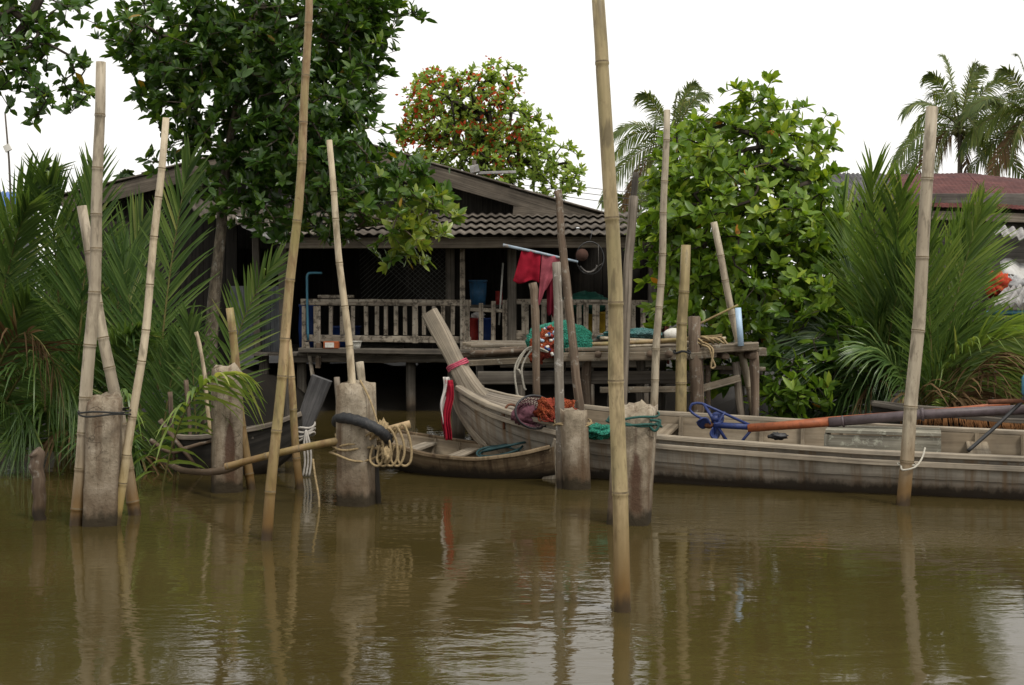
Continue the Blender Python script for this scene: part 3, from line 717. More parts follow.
# things on the jetty
mb = MB(); mb.blob(P(559, 341, 13.75), (.37, .26, .22), 4, .15, 1.8, 40, 24, .16)
gb = tag(mb.build('net_bundle', NETG), 'big green net bundle heaped on the jetty behind the leaning poles', 'net bundle')
rb = thing('float_net', P(545, 355, 13.45), 'tangle of red net with white and blue floats beside the green bundle', 'net')
mb = MB(); mb.blob(P(546, 345, 13.46), (.15, .12, .14), 9, .6, 2.5, 30, 18, .14); mb.blob(P(552, 335, 13.48), (.1, .09, .08), 19, .6, 2.5, 24, 14); mb.blob(P(537, 356, 13.42), (.09, .06, .08), 29, .6, 3, 20, 12); mb.build('net', NETR, rb)
for i in range(46):
    cc = random.choice([(546, 345, .13, 1), (546, 345, .13, 1), (552, 335, .09, 1)]); a = rnd(0, 6.28); h = rnd(-.9, .95)
    p = P(cc[0], cc[1], 13.46) + V((cc[2] * 1.15 * math.cos(a) * math.sqrt(1 - h * h), -abs(cc[2] * 1.0 * math.sin(a)), cc[2] * h * 1.05))
    mb = MB(); q0 = V((rnd(-1, 1), rnd(-1, 1), rnd(-1, 1))).normalized() * .022
    mb.tube([p - q0, p - q0 * .7, p + q0 * .7, p + q0], [.008, .017, .017, .008], 8)
    mb.build('net_float', random.choice([WHITEP, DRUM, PVCB, REDPL]), rb)
mb = MB()
for k, (x0, x1, yb) in enumerate(((534, 515, 392), (538, 522, 386), (531, 517, 370))):
    mb.tube(smooth([P(548, 352, 13.3), P(x0, 347 + k, 13.2), P((x0 + x1) / 2, 351 + k, 13.18), P(x1, 368, 13.18), P(x1 + 2, yb, 13.18), P(x1 + 4, yb + 4, 13.18)], 6), .011, 6)
tag(mb.build('hanging_rope', ROPEW), 'pale rope looped over the jetty edge below the green bundle', 'rope')
for i, (a, b, r, mat, lab) in enumerate((((470, 353), (590, 346), .028, BROWN, 'long brown stick lying along the left jetty edge'), ((575, 345), (722, 336), .022, BAMB, 'long tan bamboo stick laid on the jetty towards the white buoy'), ((600, 338), (700, 342), .02, BAMG, 'grey bamboo stick lying behind the tan one on the jetty'), ((640, 343), (726, 338), .018, BAMP, 'short pale stick among the rope on the jetty end'))):
    mb = MB(); mb.tube(smooth([P(*a, 13.6 + i * .12), P((a[0] + b[0]) / 2, (a[1] + b[1]) / 2 + 1, 13.7 + i * .1), P(*b, 13.65 + i * .1)], 6), r, 8, jit=.003); tag(mb.build('jetty_stick', mat), lab, 'stick')
for i, y in enumerate((331, 334, 337)):
    mb = MB(); mb.blob(P(634 - i * 3, y + 3, 14.5 + i * .1), (.34, .16, .06), 40 + i, .35, 3, 28, 14)
    tag(mb.build('net_roll', NETT), ('topmost flat teal net roll beside the green bundle', 'middle flat teal net roll beside the green bundle', 'lowest flat teal net roll beside the green bundle')[i], 'net', 'flat net rolls on the jetty')
by = thing('net_buoy', P(674, 343, 13.9), 'white oval buoy lying on the jetty between two poles', 'buoy')
mb = MB(); c = P(674, 334.5, 13.9)
mb.grid(lambda u, v: c + V((-.12 + .24 * v, 0, 0)) + V((0, math.cos(u * 6.2832), math.sin(u * 6.2832))) * (.073 * max(0, math.sin(math.pi * v)) ** .45), 20, 16); mb.build('body', WHITEP, by)
mb = MB(); mb.tube([c + V((-.12, 0, 0)) + V((0, .025 * math.cos(a), .025 * math.sin(a))) for a in [i * math.tau / 12 for i in range(12)]], .007, 6, closed=True); mb.build('eyelet', BLACKM, by)
mb = MB()
for k in range(7):
    x = 690 + k * 5; mb.tube(smooth([P(x - 12, 340 + rnd(-2, 2), 13.5), P(x, 337 + rnd(-2, 2), 13.3), P(x + 8, 342 + rnd(-3, 3), 13.25), P(x + 14, 345, 13.35), P(x + 3, 346, 13.5)], 5), .011, 6)
mb.tube(smooth([P(702, 345, 13.22), P(709, 348, 13.15), P(712, 358, 13.15), P(715, 366, 13.15), P(711, 367, 13.15), P(713, 350, 13.15), P(705, 343, 13.25)], 6), .011, 6)
tag(mb.build('rope_heap', ROPE), 'heap of tan rope spilling over the right end of the jetty', 'rope')
mb = MB(); mb.tube([P(741, 346, 13.15), P(738, 308, 13.2)], .033, 12); tag(mb.build('drain_pipe', PVCB), 'short pale blue plastic pipe standing at the right jetty end', 'pipe')
mb = MB(); mb.tube(smooth([P(688, 329, 13.6), P(705, 321, 13.5), P(738, 305, 13.5)], 5), .012, 6); tag(mb.build('leaning_twig', BAMB), 'thin brown twig propped towards the pale blue pipe', 'stick')

for i, (a, b, dd_, r, lab) in enumerate((((592, 341), (702, 333), 14.6, .024, 'dark stick at the back of the jetty pointing towards the white buoy'), ((655, 346), (752, 343), 13.35, .018, 'thin grey lath along the front edge of the right jetty end'), ((500, 349), (610, 343), 14.0, .022, 'weathered stick running under the green net bundle'), ((618, 347), (690, 345), 13.32, .016, 'thin pale lath on the jetty edge behind the thick yellow pole'))):
    mb = MB(); mb.tube(smooth([P(*a, dd_), P((a[0] + b[0]) / 2, (a[1] + b[1]) / 2 + rnd(-1, 1), dd_ + .05), P(*b, dd_ + .1)], 6), [r, r * .7], 8, jit=.003); tag(mb.build('jetty_stick', (GREYD, GREY, BROWN, BAMG)[i]), lab, 'stick')
# ------------------------------------------------------------------ poles and posts in the water
def bamboo_pole(label, top, bot, wt, wb, mat, d=None, lean=0.0, bend=0.0, group='bamboo mooring poles', node=.34, name='bamboo_pole', dip=.9):
    d = d or DW(bot[1]); a = P(*top, d + lean); b = P(*bot, d); u = (b - a).normalized(); b2 = b + u * dip; L = (b2 - a).length
    pts = []; rs = []; s = 0; nodes = []
    while s < L: nodes.append(s); s += node * rnd(.62, 1.38)
    sd = u.cross(V((0, 1, 0)))
    def at(s): t = s / L; return a.lerp(b2, t) + sd * (bend * 4 * t * (1 - t)) + sd * (.009 * math.sin(s * 2.1 + L) + .006 * math.sin(s * 4.7))
    R = lambda s: (wt + (wb - wt) * s / L) / 2 * d / FPX
    pts.append(at(0)); rs.append(R(0) * .97)
    for i, n0 in enumerate(nodes[1:]):
        for o, k in ((-.09, .985), (-.016, 1.0), (-.006, 1.055), (.004, 1.04), (.010, .955), (.03, .97)):
            if 0 < n0 + o < L: pts.append(at(n0 + o)); rs.append(R(n0 + o) * k * rnd(.99, 1.01))
    pts.append(at(L)); rs.append(R(L))
    mb = MB(); mb.tube(pts, rs, 12)
    for i in range(len(nodes[1:]) * 6):
        if i % 6 == 2:
            for f_ in range(i * 12, (i + 1) * 12):
                if f_ < len(mb.mi): mb.mi[f_] = 1
    o = mb.build(name, [mat, NODE], origin=b); return tag(o, label, 'pole', group)
bamboo_pole('thick yellow green bamboo pole nearest of all, rising alone out of the open water', (597, -40), (622, 611), 13, 18, BAMY, bend=.02, node=.62)
bamboo_pole('tall grey bamboo pole standing left of the leftmost concrete post', (102, 62), (75, 525), 10, 15, BAMG, bend=.032)
bamboo_pole('grey pole leaning left, crossing behind the tall grey one at the leftmost concrete post', (82, 206), (136, 522), 10, 14, BAMG, d=9.9)
bamboo_pole('slim pale bamboo pole leaning right in front of the leftmost concrete post', (167, 118), (112, 524), 7, 10, BAMP, bend=.045)
bamboo_pole('very tall brown yellow bamboo pole whose top leaves the picture above the left tree', (311, -40), (260, 540), 7.5, 12, BAMB, bend=.06)
bamboo_pole('slim pale bamboo pole standing against the concrete post with the black tyre strip', (330, 140), (364, 506), 6, 9.5, BAMP, bend=-.012)
bamboo_pole('brown bamboo pole half hidden behind the very tall one', (287, 340), (301, 489), 7, 9, BAMB)
bamboo_pole('brown bamboo pole beside the concrete post under the green frond', (229, 308), (251, 489), 8, 10, BAMB)
bamboo_pole('thick greyed bamboo pole in front of the right end of the long boat', (933, 107), (904, 505), 12, 14.5, BAMG, node=.55)
bamboo_pole('thin straight grey pole between the thick yellow one and the jetty end', (668, 110), (651, 478), 6.5, 9, BAMG, d=12.9)
bamboo_pole('stout yellowish bamboo pole tied to the jetty front near the buoy', (686, 245), (678, 463), 10, 13, BAMT, d=13.0, node=.5)
bamboo_pole('bent grey pole leaning over the jetty end beside the pale blue pipe', (714, 222), (762, 455), 7, 8, BAMG, d=13.6)
def stake(label, pts, wpx, d, mat, cat='stake', gnarl=.01, group='wooden stakes by the boats', w2=None, name='wooden_stake', n=9):
    pp = smooth([P(x, y, d) for x, y in pts], 5); b = pp[-1]; pp.append(b + (b - pp[-3]).normalized() * .8)
    pp = [p + V((rnd(-1, 1), rnd(-1, 1), rnd(-.4, .4))) * gnarl for p in pp]; k = len(pp)
    mb = MB(); mb.tube(pp, [((wpx + ((w2 or wpx) - wpx) * i / (k - 1)) / 2 * d / FPX) * rnd(.93, 1.08) for i in range(k)], n, jit=gnarl * .45)
    return tag(mb.build(name, mat, origin=V((b.x, b.y, 0))), label, cat, group)
stake('dark brown pole leaning right across the laundry, its foot inside the long boat', [(558, 190), (563, 250), (571, 330), (583, 440)], 7.5, 12.55, BROWN, 'pole', .006, None, 9.5, 'wooden_pole')
stake('lichen spotted grey pole rising beside the rounded concrete stump', [(557, 262), (559, 350), (561, 488)], 8.5, 11.3, wood('lichened pole', (.10, .085, .07), (.2, .175, .145), (.33, .3, .26), lichen=(.46, .44, .40), tide=.6), 'pole', .006, None, 10, 'wooden_pole')
stake('split grey weathered pole behind the thick yellow bamboo', [(634, 196), (627, 290), (619, 480)], 9, 12.9, GREY, 'pole', .006, None, 10, 'wooden_pole')
stake('dark thin pole end rising above the split grey one', [(636, 172), (631, 236), (621, 480)], 6, 13.0, GREYD, 'pole', .004, None, 7, 'wooden_pole')
stake('short brown log stake below the red cloth', [(533, 283), (536, 340), (537, 450)], 8, 13.1, BROWN, gnarl=.007)
stake('rotten brown stump standing alone at the far left', [(36, 451), (39, 480), (39, 520)], 14, 9.66, BROWN, 'stump', .016, None, 12, 'tree_stump', 10)
stake('thin split board upright left of the post with the tyre strip', [(337, 377), (340, 430), (341, 498)], 6, 10.85, GREY, gnarl=.004)
stake('short pale stake rising behind the post with the tyre strip', [(360, 362), (364, 420), (366, 495)], 8, 10.9, BAMG, gnarl=.004)
stake('dark leaning slat on the right of the post with the tyre strip', [(369, 414), (375, 460), (378, 503)], 6, 10.45, BLACKW, gnarl=.004)
stake('dark stake standing behind the very tall bamboo pole under the house', [(289, 372), (289, 420), (289, 476)], 10, 13.2, GREYD, gnarl=.008)
stake('thin bare stick leaning at the tree foot', [(196, 332), (205, 380), (214, 490)], 4, 12.2, BAMP, gnarl=.006)

def concrete_post(label, top, bot, w, d=None, yaw=.15, mat=None, rag=.06, seed=0, depth=None, rnd_=.12, lean_y=0, name='concrete_post'):
    d = d or DW(bot[1]); t = P(*top, d); b = P(*bot, d); hw = w / 2 * d / FPX; hd = (depth or hw * 2) / 2
    K = 16; pts = []; prof = []; L = 22
    per = 28; base = []
    for j in range(per):                                     # rounded square outline
        a = math.tau * j / per; e = .22 + rnd_
        x = math.copysign(abs(math.cos(a)) ** e, math.cos(a)); y = math.copysign(abs(math.sin(a)) ** e, math.sin(a)); base.append((x * hw, y * hd))
    mb = MB(); cy, sy = math.cos(yaw), math.sin(yaw); btm = b + (b - t).normalized() * .7
    idx = []
    for i in range(L + 1):
        f = i / L; c = btm.lerp(t, f); row = []
        for x, y in base:
            X = x * cy - y * sy; Y = x * sy + y * cy; p = c + V((X, Y, 0))
            k = mnoise.fractal(p * 6 + V((seed, 0, 0)), .7, 2, 4); k2 = mnoise.noise(p * 2.3 + V((0, seed, 0)))
            chip = max(0, f - .86) / .14
            p = c + V((X, Y, 0)) * (1 + .035 * k + .03 * k2 - .09 * chip * abs(mnoise.noise(p * 5)))
            if i == L: p.z += rag * (mnoise.fractal(p * 5 + V((seed * 3, 0, 0)), .6, 2, 4))
            elif f > .8: p.z += rag * (f - .8) / .2 * mnoise.fractal(p * 5 + V((seed * 3, 0, 0)), .6, 2, 4) * .8
            row.append(len(mb.v)); mb.v.append(p)
        idx.append(row)
    for i in range(L):
        for j in range(per):
            j2 = (j + 1) % per; mb.face((idx[i][j], idx[i][j2], idx[i + 1][j2], idx[i + 1][j]), ((i * .06, j * .03), (i * .06, j * .03 + .03), (i * .06 + .06, j * .03 + .03), (i * .06 + .06, j * .03)))
    ring = idx[L]
    for s_ in (.72, .4):                                     # broken top face
        new = []
        for j in range(per):
            p = t + (mb.v[idx[L][j]] - t) * s_; p.z = t.z + rag * .9 * mnoise.fractal(p * 7 + V((0, seed, 0)), .7, 2, 4) + .02; new.append(len(mb.v)); mb.v.append(p)
        for j in range(per): j2 = (j + 1) % per; mb.face((ring[j], ring[j2], new[j2], new[j]), ((0, 0), (.1, 0), (.1, .1), (0, .1)))
        ring = new
    mb.face(tuple(ring), tuple((0, 0) for _ in ring))
    o = mb.build(name, mat or concrete('concrete ' + str(seed), None, seed), origin=V((b.x, b.y, 0)))
    return tag(o, label, 'post', 'old concrete posts in the water')
concrete_post('cracked concrete post between three poles, leftmost of the concrete posts', (105, 398), (101, 524), 33, yaw=.2, seed=1)
concrete_post('concrete post with brown streaks half covered by a green frond', (227, 370), (227, 491), 29, yaw=.35, seed=2, mat=concrete('concrete streaked', (.055, .05, -.1, .66), 2))
concrete_post('pale concrete post wound with rope and a black tyre strip', (356, 386), (357, 504), 34, yaw=-.3, seed=3, rag=.09)
concrete_post('rounded narrow concrete stump at the bow end of the small boat', (573, 412), (576, 488), 28, yaw=.3, seed=4, rnd_=.55, rag=.05)
concrete_post('broad concrete post with a rusty stain right behind the thick yellow bamboo', (636, 408), (629, 522), 42, yaw=-.22, seed=5, mat=concrete('concrete rust stained', (.035, .045, .04, .60), 5), rag=.08)

def coil(c, rx, ry, z, n=26, wob=.012, ph=0, tilt=0):
    return [V((c.x + rx * math.cos(a + ph), c.y + ry * math.sin(a + ph), z + tilt * math.cos(a) + wob * math.sin(3 * a + ph))) for a in [i * math.tau / n for i in range(n)]]
# black tyre strip, ropes and cross pole at the third post
pc = P(357, 440, 10.5)
mb = MB(); arc = smooth([P(390, 441, 10.32), P(380, 431, 10.2), P(362, 422, 10.2), P(345, 418, 10.27), P(338, 419, 10.42), P(337, 423, 10.6)], 7)
mb.tube(arc, [.02] + [.045 + .004 * math.sin(i * 2.2) for i in range(len(arc) - 2)] + [.03], 12)
tag(mb.build('tyre_strip', RUBBER), 'black tyre strip bent around the rope wound concrete post', 'tyre')
mb = MB()
for k in range(6):
    mb.tube(coil(P(358, 0, 10.5), .175 + .012 * k, .19 + .012 * k, P(0, 432 + k * 4.5, 10.35).z, ph=k, tilt=.03 * math.sin(k * 2.1), wob=.02), .0095, 6, closed=True)
for k in range(5):
    x = 374 + k * 7; mb.tube(smooth([P(x - 10, 437 + k, 10.28), P(x, 432 - 2 * k, 10.25), P(x + 8, 440, 10.25), P(x + 9, 455 + rnd(-4, 6), 10.25), P(x + 3, 466, 10.25), P(x - 4, 460, 10.27), P(x - 1, 445, 10.3)], 5), .0105, 6)
mb.tube(smooth([P(360, 380, 10.3), P(370, 400, 10.25), P(378, 425, 10.22), P(380, 440, 10.25)], 5), .008, 6)
tag(mb.build('mooring_rope', ROPE), 'tan mooring rope wound many times around the post with the tyre strip', 'rope')
mb = MB(); mb.blob(P(382, 428, 10.25), (.045, .035, .06), 3, .7, 3, 20, 12); mb.blob(P(386, 455, 10.22), (.035, .03, .06), 5, .7, 3, 20, 12)
tag(mb.build('rope_knot', ROPE), 'frayed rope knot tied to the end of the horizontal pole', 'rope')
bamboo_pole('horizontal bamboo pole lashed between two concrete posts just above the water', (410, 423), (243, 463), 8, 7, BAMB, d=10.35, name='cross_pole', dip=.15, group=None)
mb = MB(); mb.tube(smooth([P(243, 462, 10.45), P(225, 470, 10.6), P(205, 472, 10.9), P(182, 470, 11.4), P(164, 461, 11.8)], 6), [.034, .026], 8, jit=.002)
tag(mb.build('driftwood_branch', BROWN), 'bowed brown branch continuing from the horizontal pole to the left bank', 'branch')
mb = MB(); mb.tube(smooth([P(313, 459, 10.33), P(315, 475, 10.3), P(319, 500, 10.28), P(318, 520, 10.28), P(316, 540, 10.28)], 6), .009, 6)
tag(mb.build('trailing_cord', ROPE), 'thin cord trailing from the horizontal pole into the water', 'cord')
mb = MB()
for k, z in enumerate((412, 415)): mb.tube([p + V((0, 0, .0)) for p in coil(P(105, 0, 9.44), .19, .21, P(0, z, 9.3).z, ph=k, wob=.008)], .007, 6, closed=True)
tag(mb.build('binding_wire', plain('dark cord', (.03, .03, .028), .8)), 'dark cord binding the pole to the leftmost concrete post', 'cord')
mb = MB()
for k in range(3): mb.tube(coil(P(634, 0, 9.57), .19 + .01 * k, .21 + .01 * k, P(0, 418 + 4 * k, 9.4).z, ph=k * 2, tilt=.02, wob=.01), .009, 6, closed=True)
mb.tube(smooth([P(650, 420, 9.4), P(660, 422, 9.38), P(655, 431, 9.38), P(648, 424, 9.38)], 5), .01, 6)
tag(mb.build('green_binding', ROPEG), 'green cord tied around the top of the rust stained post', 'cord')
mb = MB()
for k in range(2): mb.tube(coil(P(573, 0, 11.36), .165 + .01 * k, .165, P(0, 423 + 3 * k, 11.2).z, ph=k * 2), .009, 6, closed=True)
tag(mb.build('stump_binding', ROPE), 'tan cord tied around the rounded concrete stump', 'cord')
mb = MB(); mb.tube(coil(P(907, 0, 10.4), .075, .075, P(0, 466, 10.3).z, n=18, wob=.005), .008, 6, closed=True)
mb.tube(smooth([P(901, 466, 10.32), P(903, 470, 10.3), P(915, 467, 10.3), P(922, 458, 10.45), P(925, 448, 10.6)], 6), .008, 6)
tag(mb.build('boat_tether', ROPEW), 'pale cord tethering the long boat to the thick greyed pole', 'cord')
mb = MB(); mb.tube(coil(P(682, 0, 13.0), .085, .085, P(0, 352, 13).z, n=18), .012, 6, closed=True); tag(mb.build('pole_binding', plain('black cord', (.02, .02, .02), .8)), 'black cord around the stout yellowish pole at jetty height', 'cord')
# bare roots and sticks at the left bank
for i, pts in enumerate(([(150, 440), (170, 452), (190, 447), (215, 440)], [(160, 420), (175, 440), (200, 470), (212, 486)], [(170, 392), (172, 430), (176, 482)], [(186, 380), (190, 430), (193, 480)], [(130, 455), (150, 470), (170, 480)])):
    mb = MB(); mb.tube(smooth([P(x, y, 12.1 + .12 * i) for x, y in pts], 5), [.026, .016], 7, jit=.003)
    tag(mb.build('bank_branch', BROWN), ('bare branch lying across the left bank below the frond', 'bare branch slanting down into the water at the left bank', 'upright dead stem leftmost at the tree foot', 'upright dead stem right beside the tree foot', 'low dead branch near the waterline on the left bank')[i], 'branch', 'dead branches on the left bank')

# ------------------------------------------------------------------ boats
class Hull:
    def __init__(s, A, B, st): s.A = V((*A, 0)); s.B = V((*B, 0)); s.st = st; s.u = (s.B - s.A); s.L = s.u.length; s.u.normalize(); s.n = V((-s.u.y, s.u.x, 0)); s.n = s.n if s.n.y > 0 else -s.n
    def at(s, x):
        st = s.st
        if x <= st[0][0]: return st[0][1:]
        for a, b in zip(st, st[1:]):
            if x <= b[0]:
                t = (x - a[0]) / (b[0] - a[0]); return tuple(p + (q_ - p) * t for p, q_ in zip(a[1:], b[1:]))
        return st[-1][1:]
    def sm(s, x, e=.12): a, b, c = s.at(x - e), s.at(x), s.at(x + e); return tuple((p + 2 * q_ + r) / 4 for p, q_, r in zip(a, b, c))
    heel = 0.0
    def p(s, x, lat, z): return s.A + s.u * x + s.n * lat + V((0, 0, z + lat * s.heel))
    def sec(s, x, off=0.0):                                   # half widths outside -> list of (lat, z)
        hw, zg, zk, bw = s.sm(x); hw -= off; bw = max(bw - off, .004); zk += off; H = zg - zk
        h = [(hw, zg), (hw - (hw - bw) * .12, zg - H * .25), (hw - (hw - bw) * .33, zg - H * .5), (hw - (hw - bw) * .68, zg - H * .77), (bw, zk + H * .06), (bw * .5, zk)]
        return [(-a, b) for a, b in h] + [(0, zk)] + [(a, b) for a, b in reversed(h)]
    def rail(s, lat_off, z_off, side, x0, x1, n=40):
        out = []
        for i in range(n + 1):
            x = x0 + (x1 - x0) * i / n; hw, zg, zk, bw = s.sm(x); out.append(s.p(x, side * (hw + lat_off), zg + z_off))
        return out
def hull_shell(h, th=.035, n=60, x0=0, x1=None, mats=None, root=None, inner_floor=None):
    x1 = x1 or h.st[-1][0]; mb = MB(); xs = [x0 + (x1 - x0) * i / n for i in range(n + 1)]
    so_ = [h.sec(x) for x in xs]; si = [h.sec(x, th) for x in xs]; k = len(so_[0])
    mb.grid(lambda u, v: h.p(xs[round(u * n)], *so_[round(u * n)][round(v * (k - 1))]), n, k - 1, 0)
    mb.grid(lambda u, v: h.p(xs[round(u * n)], *si[round(u * n)][round(v * (k - 1))]), n, k - 1, 1)
    for j in (0, k - 1):                                     # top edge strip
        mb.grid(lambda u, v: h.p(xs[round(u * n)], *(so_ if v < .5 else si)[round(u * n)][j]), n, 1, 1)
    for i in (0, n):                                         # ends
        ii = len(mb.v); mb.v += [h.p(xs[i], *q_) for q_ in so_[i]]; mb.face(tuple(range(ii, ii + k)), tuple((0, a * .1) for a in range(k)), 0)
    return mb.build('hull', mats, root)
def strip(mb, pts, w, hh):
    for q_ in [pts]:
        pr = []
        for i in range(len(q_)):
            ww = w / 2 * rnd(.96, 1.04); h2 = hh / 2 * rnd(.96, 1.04); c = min(ww, h2) * .3
            pr.append([(ww, -h2 + c), (ww, h2 - c), (ww - c, h2), (-ww + c, h2), (-ww, h2 - c), (-ww, -h2 + c), (-ww + c, -h2), (ww - c, -h2)])
        mb.sweep(q_, pr, V((0, 0, 1)))

# --- long boat
H1 = Hull((-.51, 12.75), (7.0, 10.3), [(-.06, .07, .84, .55, .02), (.3, .26, .685, .22, .06), (.75, .43, .595, -.02, .14), (1.5, .575, .50, -.16, .26), (2.5, .645, .46, -.22, .34), (4, .66, .41, -.22, .36), (5.5, .62, .39, -.22, .33), (7, .54, .40, -.15, .26), (7.9, .46, .46, 0, .18)])
H1.heel = .08
b1 = thing('longtail_boat', H1.p(3.5, 0, -.2), 'long weathered wooden boat with a tall upright prow tied with ribbons', 'boat')
hull_shell(H1, .04, 70, 0, 7.85, [BOATW, BOATI], b1)
for sd in (-1, 1):
    mb = MB(); strip(mb, H1.rail(0, .018, sd, 0, 7.8), .085, .045); mb.build('gunwale', BOATG, b1, sm=False)
    mb = MB(); strip(mb, H1.rail(.02, -.062, sd, .05, 7.8), .035, .05); mb.build('rubbing_strake', BOATG, b1, sm=False)
for i in range(15):
    x = 1.75 + i * .40; sec = H1.sec(x, .052); mb = MB()
    mb.sweep([H1.p(x, *q_) for q_ in sec], [[(.03, -.018), (.03, .018), (-.03, .018), (-.03, -.018)]] * len(sec), H1.u); mb.build('rib', BOATI, b1, sm=False)
mb = MB()                                                   # planked foredeck
for j in range(5):
    f0 = -1 + 2 * j / 5 + .02; f1 = -1 + 2 * (j + 1) / 5 - .02
    mb.grid(lambda u, v: H1.p(.04 + 1.12 * u, (H1.sm(.04 + 1.12 * u)[0] - .03) * (f0 + (f1 - f0) * v), H1.sm(.04 + 1.12 * u)[1] + .012 + .05 * (1 - (f0 + (f1 - f0) * v) ** 2) * min(1, .3 + u)), 14, 2)
mb.build('foredeck', GREY, b1, sm=False, solid=.025)
mb = MB(); mb.bar(H1.p(1.16, -.47, .50), H1.p(1.16, .47, .50), .10, .04); mb.build('deck_beam', BOATI, b1, sm=False)
for x, wd in ((2.05, .16), (4.95, .2), (6.4, .2)):
    hw, zg, _, _ = H1.sm(x); mb = MB(); mb.bar(H1.p(x, -hw + .05, zg - .09), H1.p(x, hw - .05, zg - .09), .035, wd, ref=H1.u); mb.build('thwart', BOATI, b1, sm=False)
# box seat amidships
mb = MB(); mb.bar(H1.p(3.62, .02, .50), H1.p(4.62, .02, .50), .5, .03, ref=V((0, 0, 1))); mb.bar(H1.p(3.62, -.2, .33), H1.p(4.62, -.2, .33), .31, .03, ref=V((0, 1, 0)))
mb.bar(H1.p(3.62, -.22, .33), H1.p(3.62, .26, .33), .31, .03, ref=V((1, 0, 0))); mb.build('box_seat', wood('lichened box', (.13, .12, .09), (.24, .225, .18), (.36, .34, .28), lichen=(.4, .4, .32)), b1, sm=False)
mb = MB(); mb.grid(lambda u, v: H1.p(1.2 + 6.4 * u, (v - .5) * 1.5 * H1.sm(1.2 + 6.4 * u)[3], -.04), 20, 2); mb.build('bilge_boards', BOATI, b1, solid=.03)
# prow post
pb = H1.p(.20, 0, .62); pm = H1.p(.0, 0, .95); pt_ = H1.p(-.36, 0, 1.575)
mb = MB(); pp = smooth([pb, pm, H1.p(-.15, 0, 1.22), pt_], 5); k = len(pp)
pr = []
for i in range(k):
    t = i / (k - 1); a = .084 - .016 * math.sin(math.pi * min(t * 1.25, 1)) + .07 * (1 - t) ** 4; b = .055 + .05 * (1 - t); c = .02; a *= rnd(.98, 1.02)
    pr.append([(a, -b + c), (a, b - c), (a - c, b), (-a + c, b), (-a, b - c), (-a, -b + c), (-a + c, -b), (a - c, -b)])
mb.sweep(pp, pr, H1.n); mb.build('prow', BOATG, b1, sm=False)
mb = MB()                                                   # stem following the cutwater
mb.tube(smooth([H1.p(-.13, 0, .90), H1.p(-.07, 0, .72), H1.p(.0, 0, .54), H1.p(.22, 0, .26), H1.p(.62, 0, -.02)], 5), .05, 8); mb.build('stem', BOATG, b1)
hk = MB(); c0 = H1.p(.62, -.32, .68)
hk.tube(smooth([c0 + V((-.06, 0, -.22)), c0 + V((-.05, -.02, -.04)), c0 + V((.0, 0, .02)), c0 + V((.10, .0, -.02)), c0 + V((.22, .02, -.13))], 5), .012, 7); hk.tube([c0 + V((-.1, 0, -.1)), c0 + V((.03, 0, -.1))], .011, 7)
tag(hk.build('anchor_hook', RUSTM), 'rusty iron hook lying on the foredeck edge of the long boat', 'hook')
# ribbons
rib = thing('prow_ribbons', H1.p(0, 0, .9), 'red and white ribbons knotted around the tall prow and hanging down', 'ribbon')
mb = MB()
def prow_ring(z, k, r=.118):
    t = (z - .98) / (1.575 - .98); c = pm.lerp(pt_, t); return [c + H1.u * (r * math.cos(a)) + H1.n * (.095 * math.sin(a)) + V((0, 0, .004 * math.sin(a * 3 + k) + .05 * math.cos(a))) for a in [i * math.tau / 24 for i in range(24)]]
for k, z in enumerate((1.045, 1.06, 1.075)): mb.tube(prow_ring(z, k, .100), .009, 6, closed=True)
mb.build('band', plain('pink ribbon', (.5, .10, .15), .8, .1, .3, 20), rib)
def streamer(a, b, w, mat, tw=1.5, d=12.62):
    pa, pb_ = P(*a, d), P(*b, d); mb = MB()
    mb.grid(lambda u, v: pa.lerp(pb_, v) + V(((u - .5) * w * math.cos(v * tw) + .015 * math.sin(v * 8), (u - .5) * w * math.sin(v * tw) + .02 * math.sin(u * 9 + v * 3), 0)), 8, 20); mb.build('streamer', mat, rib, solid=.005)
streamer((446, 377), (442, 424), .06, WHITEC); streamer((449, 380), (447, 440), .07, RED, .6, 12.6); streamer((446, 392), (444, 438), .05, MAROON, 1.1, 12.64); streamer((450, 384), (449, 440), .05, RED, -.8, 12.58)
# traps and nets in the long boat
tr = thing('net_trap', P(540, 428, 11.95), 'round hoop trap with purple and orange netting on the bow of the long boat', 'fish trap')
c = P(535, 412, 11.95); ax = V((.55, -.75, .25)).normalized(); s1 = ax.cross(V((0, 0, 1))).normalized(); s2 = s1.cross(ax)
ring = lambda r, o: [c + ax * o + s1 * (r * 1.15 * math.cos(a)) + s2 * (r * .8 * math.sin(a)) for a in [i * math.tau / 30 for i in range(30)]]
mb = MB(); mb.tube(ring(.20, 0), .011, 7, closed=True); mb.build('hoop', BLACKM, tr)
mb = MB(); r0_, r1_ = ring(.19, .0), ring(.10, -.16)
for i in range(30):
    mb.tube([r0_[i], r1_[(i + 4) % 30]], .0035, 4); mb.tube([r0_[i], r1_[(i - 4) % 30]], .0035, 4)
for f in (.3, .65): mb.tube(ring(.19 - .09 * f, -.16 * f), .0035, 4, closed=True)
mb.blob(c - ax * .15, (.14, .10, .09), 4, .4, 3, 22, 14); mb.build('twine', NETM, tr)
mb = MB(); mb.blob(P(556, 411, 11.98), (.17, .14, .125), 14, .5, 2.6, 34, 20, .1)
for k in range(12):
    a = rnd(0, 6.28); mb.tube(smooth([P(556, 411, 11.98) + V((.17 * math.cos(a + j * .5), .14 * math.sin(a + j * .5) - .04, .1 * math.sin(j * 1.1 + k) + .01)) for j in range(5)], 4), .006, 5)
mb.build('orange_netting', NETR, tr)
mb = MB(); mb.blob(P(597, 431, 11.55), (.2, .16, .06), 6, .45, 2.6, 30, 16); tag(mb.build('net_pile', NETG), 'low green net pile lying in the long boat beside the rounded stump', 'net')
